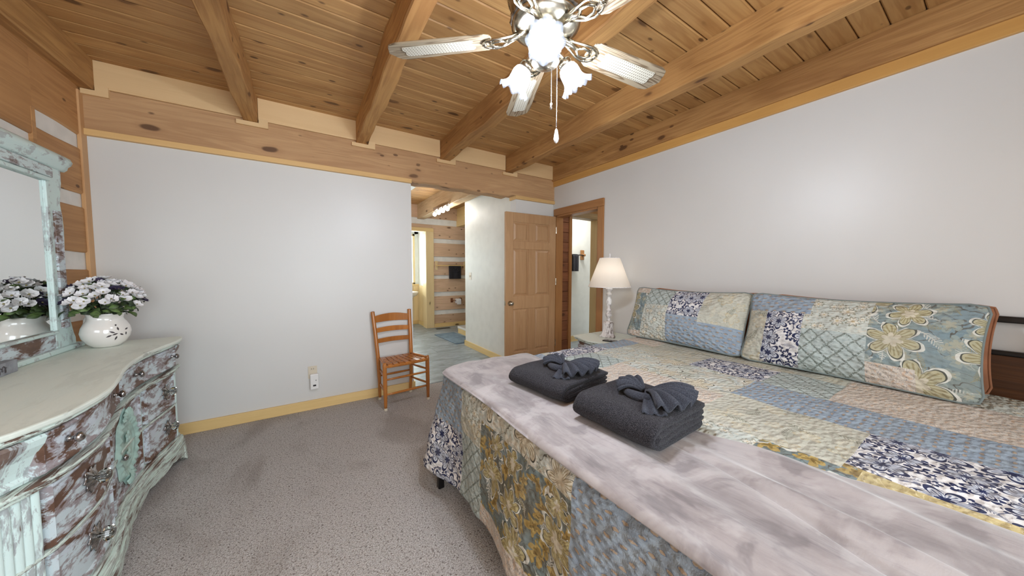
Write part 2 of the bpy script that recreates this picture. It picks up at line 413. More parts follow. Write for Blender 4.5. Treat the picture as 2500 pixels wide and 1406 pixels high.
M['logy'] = mat_wood('log_face_y', (204, 156, 104), (158, 112, 68), 1, .8, .6, var=.07, bump=.45)
M['logx'] = mat_wood('log_face_x', (222, 190, 160), (188, 154, 122), 0, .7, .7, var=.07, bump=.45)
M['logx2'] = mat_wood('log_ends', (150, 96, 62), (104, 62, 40), 0, .5, .7, var=.14, bump=.4)
M['door'] = mat_wood('door_oak', (192, 154, 114), (166, 126, 86), 2, 0, .4, var=.02, bump=.05, grain=.8, sc=1.2)
M['casing'] = mat_wood('casing_oak_z', (180, 130, 80), (150, 102, 58), 2, 0, .4, var=.03, bump=.05, grain=.7)
M['casingy'] = mat_wood('casing_oak_y', (180, 130, 80), (150, 102, 58), 1, 0, .4, var=.03, bump=.05, grain=.7)
M['chair'] = mat_wood('chair_maple', (190, 122, 56), (146, 86, 36), 2, 0, .25, var=.05, bump=.03, grain=.6, spec=.7)
M['headwood'] = mat_wood('headboard_wood', (96, 58, 26), (54, 30, 14), 1, .5, .5, var=.04)
M['chrome'] = mat_plain('chrome', (225, 225, 228), .12, 1, nz=.0)
M['brass'] = mat_plain('antique_brass', (208, 200, 182), .22, 1, nz=.1, nsc=30)
M['silver'] = mat_plain('pewter', (190, 186, 184), .25, 1, nz=.15, nsc=60)
M['blackmetal'] = mat_plain('black_metal', (26, 24, 24), .35, .3, nz=.0)
M['white'] = mat_plain('white_plastic', (232, 232, 230), .35, nz=.0)
M['ivory'] = mat_plain('ivory_plastic', (214, 204, 184), .4, nz=.0)
M['ceramic'] = mat_plain('white_ceramic', (232, 228, 222), .12, nz=.01, nsc=3, coat=.6)
M['dark'] = mat_plain('dark_slot', (36, 32, 30), .6, nz=0)
M['mirror'] = mat_plain('mirror_glass', (235, 237, 236), .012, 1, nz=0)
M['mint'] = mat_distress('mint_paint', (204, 226, 220), (130, 100, 84), (150, 154, 152), .08)
M['mintv'] = mat_distress('mint_paint_upright', (206, 226, 222), (134, 108, 94), (150, 152, 154), .15, st=(7, 7, 1.6))
M['minttop'] = mat_distress('mint_top', (222, 230, 220), (214, 220, 210), (212, 220, 210), .0, st=(2, .6, 2))
M['dist'] = mat_distress('distressed_front', (198, 212, 216), (118, 80, 56), (136, 120, 120), .50)
M['mould'] = mat_distress('mint_moulding', (208, 224, 214), (120, 88, 72), (150, 148, 142), .30, st=(22, 1.6, 26))
M['pastel'] = mat_plain('mint_carving', (176, 208, 198), .4, nz=.05, nsc=25)
M['mintm'] = mat_distress('mint_mirror_frame', (204, 224, 220), (150, 136, 130), (168, 174, 174), .0, st=(8, 3, 3))
M['plaque'] = mat_plain('grey_plaque', (150, 154, 160), .6, nz=.1, nsc=20)
M['leaf'] = mat_plain('leaf_green', (98, 124, 66), .55, nz=.2, nsc=30)
M['leaf2'] = mat_plain('leaf_dark', (62, 78, 54), .55, nz=.2, nsc=30)
M['petal'] = mat_plain('petal_white', (240, 239, 240), .7, nz=.04, nsc=60)
M['petalv'] = mat_plain('petal_violet', (62, 54, 84), .7, nz=.1, nsc=60)
M['stamen'] = mat_plain('stamen', (150, 140, 90), .7, nz=.1)
M['ink'] = mat_plain('ink_print', (74, 68, 70), .4, nz=.05)
M['rust'] = mat_plain('rust_cotton', (176, 122, 92), .9, nz=.06, bump=.2, bsc=20, spec=.1)
M['mat'] = mat_plain('bath_mat_blue', (128, 146, 160), .95, nz=.06, bump=.6, bsc=200, spec=.05)
M['cane'] = None
def _carpet():
    m = NT('carpet', 1.0, spec=.05)
    p = m.obj(); a = m.noise(p, 165, 3, .7); b = m.noise(p, 115, 2, .6, .5); big = m.noise(m.vmath('MULTIPLY', p, (1, .55, 1)), 2.2, 3, .55, .7)
    c = m.mix(m.step(a, .34, .66), (186, 177, 169), (246, 242, 239))
    c = m.mix(m.math('MULTIPLY', m.step(b, .57, .65), .8), c, (122, 110, 102))
    c = m.mix(m.math('MULTIPLY', m.step(b, .40, .30), .5), c, (242, 238, 236))
    c = m.mix(m.math('MULTIPLY', m.step(big, .50, .70), .38), c, (150, 138, 128))
    m.col(c); m.bump(m.math('ADD', a, m.math('MULTIPLY', b, .8)), .9, .02); return m.m
M['carpet'] = _carpet()
def _slate():
    m = NT('slate_vinyl', .38, spec=.4)
    p = m.obj(); r = m.rnd(); q = m.vmath('ADD', p, m.comb(m.math('MULTIPLY', r, 20.0), m.math('MULTIPLY', r, 11.0), 0.0))
    a = m.noise(m.vmath('MULTIPLY', q, (1, 2.2, 1)), 3.2, 5, .62, 1.2); b = m.noise(m.vmath('MULTIPLY', q, (2, 5, 1)), 9, 4, .6)
    c = m.mix(m.step(a, .35, .65), (164, 178, 184), (132, 142, 146)); c = m.mix(m.math('MULTIPLY', m.step(b, .5, .75), .6), c, (150, 138, 126))
    m.col(c); m.bump(b, .15, .003); return m.m
M['slate'] = _slate()
def _velvet():
    m = NT('velvet_throw', .75, spec=.2)
    p = m.uv(); a = m.noise(m.vmath('MULTIPLY', p, (3.0, .8, 1)), 2.6, 5, .66, .35); b = m.noise(m.vmath('MULTIPLY', p, (12, 1.6, 1)), 5, 4, .7, .2)
    c = m.mix(m.step(a, .34, .68), (166, 159, 158), (136, 129, 129)); c = m.mix(m.math('MULTIPLY', m.step(b, .52, .68), .45), c, (118, 112, 116))
    pt = m.noise(p, 5.5, 4, .6, .5); c = m.mix(m.math('MULTIPLY', m.step(pt, .48, .62), .5), c, (188, 183, 182)); c = m.mix(m.math('MULTIPLY', m.step(pt, .45, .36), .5), c, (106, 100, 102))
    m.col(c); m.b.inputs['Sheen Weight'].default_value = .5; m.b.inputs['Sheen Roughness'].default_value = .35
    m.bump(m.math('ADD', a, m.math('MULTIPLY', m.noise(p, 300, 1), .15)), .3, .01); return m.m
M['velvet'] = _velvet()
def _terry(nm='terry_charcoal', a1=(34, 34, 37), a2=(70, 69, 74), bs=.6, sc=340):
    m = NT(nm, 1, spec=.05)
    p = m.obj(); a = m.noise(p, sc, 2, .6)
    m.col(m.mix(m.step(a, .38, .66), a1, a2)); m.bump(a, bs, .006)
    m.b.inputs['Sheen Weight'].default_value = .08; return m.m
M['terry'] = _terry(); M['wash'] = _terry('terry_washcloth', (48, 50, 57), (72, 75, 84), .3, 420)
def _blade():
    m = NT('blade_oak', .35, spec=.5)
    p = m.obj(); g = m.noise(m.vmath('MULTIPLY', p, (1.2, 16, 5)), 1.6, 2, .5, .9)
    r = m.math('MULTIPLY_ADD', m.math('SINE', m.math('MULTIPLY', g, 60)), .5, .5)
    m.col(m.mix(m.math('MULTIPLY', m.step(r, .45, .95), .75), (150, 136, 114), (84, 62, 40))); return m.m
M['blade'] = _blade()
def _cane():
    m = NT('cane', .5, spec=.3); p = m.obj(); x, y, _ = m.sep(p)
    def fr(v, k): return m.math('ABSOLUTE', m.math('SUBTRACT', m.math('FRACT', m.math('MULTIPLY', v, k)), .5))
    hole = m.math('MULTIPLY', m.math('LESS_THAN', fr(x, 80), .24), m.math('LESS_THAN', fr(y, 80), .24))
    m.col(m.mix(m.math('MULTIPLY', hole, .8), (196, 192, 178), (112, 102, 84))); m.bump(m.math('SUBTRACT', 1.0, hole), .5, .002); return m.m
M['cane'] = _cane()
def emit(name, c, e):
    m = NT(name, .5); m.b.inputs['Emission Color'].default_value = lin(c); m.b.inputs['Emission Strength'].default_value = e
    m.col(c); return m.m
M['bulb'] = emit('bulb_glow', (234, 242, 255), FAN_EMIT); M['bulb2'] = emit('bulb_lamp', (255, 244, 232), LAMP_EMIT); M['bulb3'] = emit('bulb_bath', (255, 252, 246), BATH_EMIT)
def translucent(name, c, tr=.6, rough=.5):
    m = NT(name, rough); m.col(c); t = m.n('ShaderNodeBsdfTranslucent'); t.inputs[0].default_value = lin(c)
    x = m.n('ShaderNodeMixShader'); x.inputs[0].default_value = tr
    m.t.links.new(m.b.outputs[0], x.inputs[1]); m.t.links.new(t.outputs[0], x.inputs[2])
    m.t.links.new(x.outputs[0], m.t.nodes['Material Output'].inputs[0]); return m
def _frost():
    m = NT('frosted_glass', .25); m.col((70, 72, 76)); t = m.n('ShaderNodeBsdfTranslucent'); t.inputs[0].default_value = (.07, .075, .085, 1)
    x = m.n('ShaderNodeMixShader'); x.inputs[0].default_value = .6; m.t.links.new(m.b.outputs[0], x.inputs[1]); m.t.links.new(t.outputs[0], x.inputs[2])
    tr = m.n('ShaderNodeBsdfTransparent'); y = m.n('ShaderNodeMixShader'); y.inputs[0].default_value = .38
    m.t.links.new(x.outputs[0], y.inputs[1]); m.t.links.new(tr.outputs[0], y.inputs[2]); m.t.links.new(y.outputs[0], m.t.nodes['Material Output'].inputs[0]); return m.m
M['frost'] = _frost()
M['shade'] = translucent('linen_shade', (244, 238, 228), .5, .8).m
def glass(name, rough=0.0, tint=(235, 245, 242)):
    m = NT(name, rough, spec=.5); m.b.inputs['Transmission Weight'].default_value = 1; m.b.inputs['IOR'].default_value = 1.45
    m.col(tint); return m.m
M['glass'] = glass('clear_glass'); M['crystal'] = glass('crystal', .02)

# ------------------------------------------------------------------ room constants
YF, XR, XL, ZC = 3.45, 2.90, -1.25, 2.71
YB = -1.75
BATHY = 6.95
BEAMS = [(-1.275, -1.18), (-.405, -.305), (.43, .53), (1.26, 1.372), (2.10, 2.205), (2.855, 2.93)]

# floor
struct(MB().box(XL-.15, XR+.12, YB-.1, 3.50, -.06, 0).build('floor', M['carpet']), 'speckled taupe cut pile carpet in the bedroom')
# bathroom floor: staggered vinyl planks
fb = MB().box(-.5, 4.8, 3.50, 8.6, -.06, -.006).build('floor', M['slate']); struct(fb, 'grey slate look vinyl planks in the bath and hall')
fb2 = MB().box(XR+.12, 6.0, 1.4, 3.50, -.06, -.006).build('floor', M['carpet']); struct(fb2, 'carpet of the lobby beyond the open door')
tm = None
for j in range(12):
    for i in range(-1, 5):
        x0 = -.4 + i*1.2 + (j % 3)*.4 - .3; y0 = 3.51 + j*.42
        a, b = max(x0, -.45), min(x0+1.197, 4.7)
        if b-a < .1 or y0 > 8.2: continue
        if tm is None or abs((b-a)-1.197) > .001:
            o = MB().box(-(b-a)/2, (b-a)/2, -.2085, .2085, -.006, 0).build('floor_plank', M['slate'], fb, loc=((a+b)/2, y0+.21, 0))
            if abs((b-a)-1.197) < .001: tm = o
        else: clone(tm, fb, ((a+b)/2, y0+.21, 0))

# ceiling: boards above, beams below
ce = struct(MB().box(XL-.2, 6.0, YB-.1, 8.6, ZC+.022, ZC+.12).build('ceiling', M['beamy']), 'tongue and groove pine plank ceiling on rough sawn beams')
pw = .127; pm = None
for j in range(int((7.3-YB)/pw)):
    y = YB + (j+.5)*pw + .02
    if pm is None:
        pm = MB().box(-2.2, 2.2, -pw/2+.0025, pw/2-.0025, 0, .02).build('plank', M['plankx'], ce, (.83, y, ZC+.001), bevel=.006, bseg=1)
    else: clone(pm, ce, (.83, y, ZC+.001))
for j in range(14):
    clone(pm, ce, (5.24, 1.5+(j+.5)*pw*1.0, ZC+.001))
def rough_beam(name, x0, x1, y0, y1, z0, z1, mat, parent, seed=0, amp=.008):
    rnd = random.Random(seed); n = 40; ph = [rnd.uniform(0, 6) for _ in range(8)]
    mb = MB()
    def wv(t, k): return amp*(.6*math.sin(t*3.1*2+ph[k])+.4*math.sin(t*7.3*2+ph[k+1]))
    L = y1-y0; vs = []; c = Vector(((x0+x1)/2, (y0+y1)/2, (z0+z1)/2)); ch = .007
    for i in range(n+1):
        t = i/n; y = y0+L*t - c.y
        a, b = x0-c.x+wv(t*L, 0), x1-c.x+wv(t*L, 2); z = z0-c.z+wv(t*L, 4)*.7; zt = z1-c.z
        vs += [(a, y, zt), (a, y, z+ch), (a+ch, y, z), (b-ch, y, z), (b, y, z+ch), (b, y, zt)]
    fs = [(i*6+k, i*6+k+1, (i+1)*6+k+1, (i+1)*6+k) for i in range(n) for k in range(5)] + [(i*6+5, i*6, (i+1)*6, (i+1)*6+5) for i in range(n)]
    fs += [tuple(range(6)), tuple(n*6+k for k in range(6))[::-1]]
    mb.add(vs, fs); return mb.build(name, mat, parent, c)
for k, (a, b) in enumerate(BEAMS):
    rough_beam('ceiling_beam', a, b, YB, YF+.005, 2.512, ZC, M['beamy'], ce, k, .009 if 0 < k < 5 else .002)
rough_beam('ceiling_beam', 2.04, 2.19, 3.60, BATHY+.02, 2.40, ZC, mat_wood('pale_beam', (214, 186, 146), (170, 140, 104), 1, .5, .7, bump=.5), ce, 9, .006)
rough_beam('ceiling_beam', 3.5, 3.62, 1.4, 3.45, 2.45, ZC, M['beamy'], ce, 11, .006)
rough_beam('ceiling_beam', 4.3, 4.42, 1.4, 3.45, 2.45, ZC, M['beamy'], ce, 12, .006)
rough_beam('ceiling_beam', 2.95, 3.1, 3.60, BATHY+.02, 2.30, ZC, M['basey'], ce, 13, .004)

# far wall
wf = struct(MB().box(XL-.15, .948, YF, YF+.13, 0, 2.25).box(2.28, XR, YF, YF+.13, 0, 2.25).build('wall_far', M['wall']), 'white painted far wall with an opening to the bath hall')
# header timber with rough lower edge over the opening
def header():
    mb = MB(); n = 60; x0, x1 = -1.25, 2.9; vs = []
    rnd = random.Random(3)
    for i in range(n+1):
        x = x0+(x1-x0)*i/n
        zb = 2.25
        if .95 < x < 2.2: zb = 2.226 + .006*math.sin(x*17)+.004*math.sin(x*41)
        cc = .012 if .95 < x < 2.2 else .002
        vs += [(x, YF-.02, 2.53), (x, YF-.02, zb+cc), (x, YF-.02+cc, zb), (x, YF+.14, zb), (x, YF+.14, 2.53)]
    fs = [(i*5+k, i*5+(k+1) % 5, (i+1)*5+(k+1) % 5, (i+1)*5+k) for i in range(n) for k in range(5)]
    fs += [tuple(range(5)), tuple(n*5+k for k in range(5))[::-1]]
    mb.add([(a-.85, b-YF, c-2.4) for a, b, c in vs], fs); return mb.build('header_timber', M['timberx'], wf, (.85, YF, 2.4))
header()
MB().box(XL, .948, YF-.035, YF+.01, 2.208, 2.250).build('trim_strip', M['trimx'], wf, bevel=.002)
MB().box(2.26, XR, YF-.035, YF+.13, 2.208, 2.250).build('trim_strip', M['trimx'], wf, bevel=.002)
# blocking boards between the beams and notched trims around the beam ends
for k in range(5):
    a = BEAMS[k][1]; b = BEAMS[k+1][0]
    MB().box(-(b-a)/2, (b-a)/2, -.012, .012, -.09, .09).build('blocking_board', M['blockx'], wf, ((a+b)/2, YF-.026, 2.622), bevel=.002)
for k, (a, b) in enumerate(BEAMS[:5]):
    l = a-.04 if k else XL+.01
    p = [(l, 2.475), (b+.065, 2.475), (b+.065, 2.545), (b+.004, 2.545), (b+.004, 2.508), (l, 2.508)]
    MB().prism(p, lambda q: (q[0], YF-.045, q[1]), lambda q: (q[0], YF-.018, q[1])).build('notched_trim', M['blockx'], wf)
MB().box(XL-.01, XL+.010, YF-.066, YF, 0, 2.49).build('trim_1', M['trimz'], bevel=.002)
struct(bpy.data.objects['trim_1'], 'narrow pine corner board beside the log wall')
struct(MB().box(XL+.01, .948, YF-.02, YF, 0, .088).build('baseboard_far', M['base'], bevel=.003), 'pale pine baseboard under the far wall')
struct(MB().box(.948, .962, YF-.02, YF+.13, 0, .088).build('baseboard_jamb', M['basey'], bevel=.003), 'pale pine baseboard return in the opening')
struct(MB().box(.94, 1.055, YF+.14, YF+.36, 2.23, 2.32).build('trim_2', M['wall']), 'small white soffit piece behind the header')

# left log wall
wl = struct(MB().box(XL-.2, XL-.012, YB-.1, 8.6, 0, ZC).build('wall_left', M['chink']), 'log wall of squared timbers with white chinking bands')
def log(y0, y1, z0, z1, proud=.0):
    rnd = random.Random(int(z0*100+y0*10)); n = 24; vs = []; c = Vector((XL, (y0+y1)/2, (z0+z1)/2)); ph = [rnd.uniform(0, 6) for _ in range(4)]
    for i in range(n+1):
        y = y0+(y1-y0)*i/n; w0 = .004*math.sin(y*5+ph[0])+.002*math.sin(y*13+ph[1]); w1 = .004*math.sin(y*4+ph[2])+.002*math.sin(y*11+ph[3])
        za, zb = z0+w0, z1+w1; x = XL+proud
        vs += [(x-.03-c.x, y-c.y, za-c.z), (x-.006-c.x, y-c.y, za-c.z), (x-c.x, y-c.y, za+.008-c.z), (x-c.x, y-c.y, zb-.008-c.z), (x-.006-c.x, y-c.y, zb-c.z), (x-.03-c.x, y-c.y, zb-c.z)]
    fs = [(i*6+k, i*6+(k+1) % 6, (i+1)*6+(k+1) % 6, (i+1)*6+k) for i in range(n) for k in range(6)] + [tuple(range(6)), tuple(n*6+k for k in range(6))[::-1]]
    MB().add(vs, fs).build('log', M['logy'], wl, c)
zr = [(0, .20), (.29, .59), (.68, .96), (1.04, 1.30), (1.41, 1.712), (1.797, 2.098), (2.193, 2.56)]
for a, b in zr: log(2.955, YF, a, b)
zl = [(0, .16), (.25, .54), (.63, .92), (1.0, 1.26), (1.35, 1.62), (1.70, 1.955), (2.045, 2.56)]
for a, b in zl: log(YB, 2.95, a, b, .002)
MB().box(XL-.02, XL+.004, 2.935, 2.965, 1.9, 2.19).build('log', M['logy'], wl)

# right wall with the doorway (y 2.62..3.385)
DY0, DY1, DZ = 2.625, 3.40, 2.045
wr = struct(MB().box(XR, XR+.12, YB-.1, DY0, 0, 2.53).box(XR, XR+.12, DY1, YF+.13, 0, 2.53).box(XR, XR+.12, DY0, DY1, DZ, 2.53).build('wall_right', M['wall'], weld=False), 'white painted wall behind the bed with a doorway')
MB().box(XR-.022, XR+.01, YB, YF-.02, 2.440, 2.533).build('trim_board', M['trimy'], wr, bevel=.003)
ca = struct(MB().box(XR-.02, XR+.01, DY0-.084, DY0, 0, DZ).build('trim_3', M['casing'], bevel=.006), 'right side oak casing of the doorway')
struct(MB().box(XR-.02, XR+.01, DY1, YF-.037, 0, DZ).build('trim_4', M['casing'], bevel=.006), 'left side oak casing of the doorway')
struct(MB().box(XR-.022, XR+.01, DY0-.086, YF-.036, DZ+.0005, DZ+.09).build('trim_5', M['casingy'], bevel=.006), 'oak head casing over the doorway')
struct(MB().box(XR, XR+.125, DY0, DY0+.018, 0, DZ).box(XR, XR+.125, DY1-.018, DY1, 0, DZ).box(XR, XR+.125, DY0, DY1, DZ-.018, DZ).build('trim_6', M['casing']), 'oak jamb lining of the doorway')

# unseen back wall; wide window opening added to let in fill light
wb = struct(MB().box(XL-.2, -.45, YB-.12, YB, 0, ZC).box(2.45, XR+.12, YB-.12, YB, 0, ZC).box(-.45, 2.45, YB-.12, YB, 0, .6).box(-.45, 2.45, YB-.12, YB, 2.3, ZC).build('wall_back', M['wall']), 'white wall behind the camera with a wide window opening added for light')
# lobby beyond right door: log end wall in the plane of the far wall, second doorway, white closet wall
we = root('wall_lobby', 'stacked log ends and white wall seen through the open door')
for k in range(19):
    z = k*.142; w = random.Random(k).uniform(-.004, .004)
    MB().box(-.11, .11, -.07, .07, 0, .138).build('log', M['logx2'], we, (3.13+w, YF+.07+w, z), bevel=.005, bseg=1)
for k in range(5):
    MB().box(-1.1, 1.1, -.06, .06, 0, .138).build('log', M['logx2'], we, (4.9, YF+.07, 2.125+k*.142-.0), bevel=.005, bseg=1) if k > 3 else None
MB().box(3.87, 6.0, YF, YF+.13, 0, ZC).build('partition', M['wall'], we)
MB().box(3.24, 3.87, YF+.02, YF+.13, 2.15, ZC).build('lintel', M['beamy'], we)
MB().box(3.195, 3.245, YF-.02, YF+.15, 0, 2.12).build('door_casing', M['casing'], we)
MB().box(3.80, 3.87, YF-.02, YF+.15, 0, 2.12).build('door_casing', mat_wood('pale_casing', (206, 186, 138), (186, 160, 112), 2, 0, .5), we)
MB().box(3.195, 3.87, YF-.02, YF+.15, 2.075, 2.16).build('head_casing', mat_wood('pale_head', (196, 170, 126), (166, 140, 100), 0, 0, .5), we, bevel=.006)
MB().box(2.5, 5.2, 4.25, 4.35, 0, ZC).build('closet_wall', M['wallcool'], we)
MB().box(3.0, 5.2, 4.235, 4.25, 0, .10).build('baseboard', M['base'], we)
MB().box(6.0, 6.1, 1.3, 4.3, 0, ZC).build('end_wall', M['wall'], we)
MB().box(XR+.12, 6.0, 1.3, 1.4, 0, ZC).build('side_wall', M['wall'], we)

# bath hall: right wall, far log wall, door nook
wh = struct(MB().box(2.28, 2.40, YF+.13, 5.02, 0, ZC).build('wall_hall_right', M['wallcool']), 'white hall wall running away behind the bedroom door')
struct(MB().box(2.262, 2.28, YF+.0, 5.035, 0, .09).box(2.262, 2.40, 5.02, 5.036, 0, .09).build('baseboard_hall', M['basey'], bevel=.003), 'pale pine baseboard of the hall wall')
struct(MB().box(-.5, -.38, YF+.13, 8.4, 0, ZC).build('wall_hall_left', M['wallcool']), 'white wall at the hidden side of the hall')
wt = struct(MB().box(2.38, 4.0, BATHY+.015, BATHY+.15, 0, ZC).box(-.4, 1.45, BATHY+.015, BATHY+.15, 0, ZC).box(1.45, 2.38, BATHY+.015, BATHY+.15, 2.14, ZC).build('wall_bath_far', M['chink']), 'bathroom log wall with wide white chinking bands')
struct(MB().box(4.0, 4.1, 4.3, 8.4, 0, ZC).build('wall_bath_right', M['wallcool']), 'white walls closing the bathroom')
def logx(x0, x1, z0, z1):
    MB().box(-(x1-x0)/2, (x1-x0)/2, -.012, .02, -(z1-z0)/2, (z1-z0)/2).build('log', M['logx'], wt, ((x0+x1)/2, BATHY, (z0+z1)/2), bevel=.004, bseg=1)
for a, b in [(.09, .285), (.387, .702), (.803, 1.098), (1.18, 1.491), (1.601, 1.901), (2.0, 2.299)]: logx(2.37, 4.0, a, b)
logx(-.4, 4.0, 2.435, ZC)
logx(-.4, 2.37, 2.22, 2.299)
struct(MB().box(2.385, 3.9, BATHY-.03, BATHY+.01, 0, .09).build('baseboard_bath', M['base'], bevel=.003), 'yellow pine baseboard under the bathroom logs')
dn = root('door_nook', 'pale pine casing of the opening to the window nook')
MB().box(2.205, 2.383, BATHY-.035, BATHY+.0, 0, 2.14).build('side_casing', M['basez'], dn, bevel=.004)
MB().box(1.3, 2.383, BATHY-.036, BATHY+.0, 2.14, 2.22).build('head_casing', M['base'], dn, bevel=.004)
MB().box(2.205, 2.25, BATHY, BATHY+.2, 0, 2.14).build('jamb', M['basez'], dn)
# nook side wall: white above, vertical pine boards below
ns = struct(MB().box(2.26, 2.36, BATHY+.15, 7.76, 0, ZC).build('wall_nook', M['wallcool']), 'white nook wall above vertical pine wainscot boards')
for k in range(4):
    MB().box(-.012, 0, -.065, .065, .09, .93).build('wainscot_board', M['basez'], ns, (2.26, BATHY+.22+k*.135, 0), bevel=.004, bseg=1)
for k in range(6):
    MB().box(-.06, .06, -.012, 0, .09, .93).build('wainscot_board', M['basez'], ns, (2.19-k*.125, 7.66, 0), bevel=.004, bseg=1)
MB().box(2.235, 2.262, BATHY+.15, 7.64, 0, .09).build('baseboard', M['basey'], ns)
MB().box(1.4, 2.262, 7.63, 7.66, 0, .09).build('baseboard', M['base'], ns)
MB().box(1.4, 2.262, 7.64, 7.672, .93, .96).build('sill_cap', M['base'], ns)
MB().box(2.17, 2.27, 7.66, 7.76, .93, ZC).build('window_side', M['wallcool'], ns)
MB().box(1.2, 2.27, 7.66, 7.76, 0, .93).box(1.2, 2.27, 7.66, 7.76, 2.15, ZC).build('window_wall', M['wallcool'], ns)
wn = root('window_1', 'bright nook window with pale frame')
MB().box(2.12, 2.17, 7.64, 7.70, .96, 2.15).box(1.2, 2.17, 7.64, 7.70, 2.10, 2.15).box(1.2, 2.17, 7.64, 7.70, .96, 1.0).build('window_frame', M['basez'], wn, bevel=.004)
MB().box(1.2, 2.12, 7.668, 7.672, 1.0, 2.10).build('pane', M['glass'], wn)
# shower base and glass
sh = thing('shower_base', 'white shower base on a pine faced curb behind the hall wall', 'shower', (2.60, 4.90, 0))
MB().box(0, .9, 0, 1.2, 0, .10).build('curb', M['basey'], sh, bevel=.003)
MB().box(-.01, .9, -.01, 1.21, .10, .145).build('tray', M['ceramic'], sh, bevel=.008)
MB().box(.36, .89, 1.17, 1.178, .147, 2.0).build('glass_panel', M['glass'], sh)
MB().box(.34, .38, 1.15, 1.20, 1.97, 2.03).build('bracket', M['chrome'], sh)

# ------------------------------------------------------------------ open bedroom door (lies back along the far wall)
def bedroom_door():
    d = root('door_1', 'open six panel oak door folded back against the far wall', (2.885, 3.405, 0))
    W, H, T = .79, 2.03, .036
    ang = math.atan2(.0, -1) ; d.rotation_euler = (0, 0, R_(180-2.0))
    # local: x along the leaf from hinge, y thickness (local +y faces the room after 180 turn)
    z0 = .012
    def stile(x0, x1, a, b, nm='stile'): MB().box(x0, x1, 0, T, a, b).build(nm, M['door'], d, bevel=.003, bseg=1)
    sx = [0, .11, .34, .45, .68, .79]
    stile(sx[0], sx[1], z0, H); stile(sx[4], sx[5], z0, H); 
    rows = [(z0, .24, 'rail'), (.80, .97, 'rail'), (1.57, 1.67, 'rail'), (1.91, H, 'rail')]
    for a, b, nm in rows: MB().box(sx[1], sx[4], .0005, T-.0005, a, b).build(nm, M['door'], d, bevel=.003, bseg=1)
    for a, b in [(.24, .80), (.97, 1.57), (1.67, 1.91)]:
        MB().box(sx[2], sx[3], .001, T-.001, a, b).build('mullion', M['door'], d, bevel=.003, bseg=1)
        for x0, x1 in [(sx[1], sx[2]), (sx[3], sx[4])]:
            mb = MB(); r = [(x0, x1, a, b, T-.012), (x0+.012, x1-.012, a+.012, b-.012, T-.014), (x0+.035, x1-.035, a+.035, b-.035, T-.004)]
            vs = []
            for (p, q, s, t, yy) in r: vs += [(p, yy, s), (q, yy, s), (q, yy, t), (p, yy, t)]
            fs = [(i*4+k, i*4+(k+1) % 4, (i+1)*4+(k+1) % 4, (i+1)*4+k) for i in range(2) for k in range(4)]+[(8, 9, 10, 11)]
            vs += [(x0, .012, a), (x1, .012, a), (x1, .012, b), (x0, .012, b)]; fs += [(12, 13, 14, 15)]+[(k, 12+k, 12+(k+1) % 4, (k+1) % 4) for k in range(4)]
            mb.add(vs, fs).build('panel', M['door'], d)
    kn = MB().lathe([(.030, 0), (.031, .004), (.012, .010), (.011, .03), (.020, .036), (.028, .046), (.028, .056), (.020, .066), (.004, .070)], (W-.06, T, .88), 20, (0, 1, 0)).build('door_knob', M['brass'], d, smooth=True)
    kn['label'] = 'polished brass round door knob'
    MB().box(W-.0005, W+.0015, .006, T-.006, .85, .91).build('latch_plate', M['brass'], d)
    for z in (.25, 1.1, 1.8):
        MB().lathe([(.007, 0), (.007, .09)], (-.004, T+.003, z), 10).build('hinge', M['brass'], d)
bedroom_door()

# ------------------------------------------------------------------ bed
ZT = .695
BX0, BX1, BY0, BY1 = .66, 2.84, -.14, 1.84
bed = thing('bed', 'king size bed with black metal headboard rails and dark legs', 'bed', ((BX0+BX1)/2, (BY0+BY1)/2, 0))
bc = Vector(bed.location)
def bl(mb, name, mat, **k):
    mb.v = [(a-bc.x, b-bc.y, c-bc.z) for a, b, c in mb.v]; return mb.build(name, mat, bed, **k)
bl(MB().box(BX0+.05, BX1, BY0+.04, BY1-.05, .33, ZT-.03), 'mattress', mat_plain('mattress_ticking', (225, 222, 216), .9), bevel=.04)
bl(MB().box(BX0+.06, BX1, BY0+.05, BY1-.06, .25, .33), 'bed_frame', M['blackmetal'])
for x, y in ((.62, 1.79), (2.7, 1.74), (.66, .85), (.66, -.05), (2.7, 0)):
    o = bl(MB().box(x-.0, x+.035, y-.035, y, 0, .27), 'leg', M['blackmetal'], bevel=.004, bseg=1)
for _a, _b in ((1.05, 1.082), (.888, .912)): bl(MB().box(2.855, 2.885, BY0, BY1-.04, _a, _b), 'headboard_rail', M['blackmetal'], bevel=.006)
for _y in (BY0, BY1-.07): bl(MB().box(2.858, 2.885, _y, _y+.03, .1, 1.08), 'headboard_post', M['blackmetal'], bevel=.006)
hp = bl(MB().box(2.862, 2.884, BY0+.03, BY1-.07, .45, .888), 'headboard_panel', M['headwood'], bevel=.004); hp['label'] = 'dark stained wooden headboard panel'

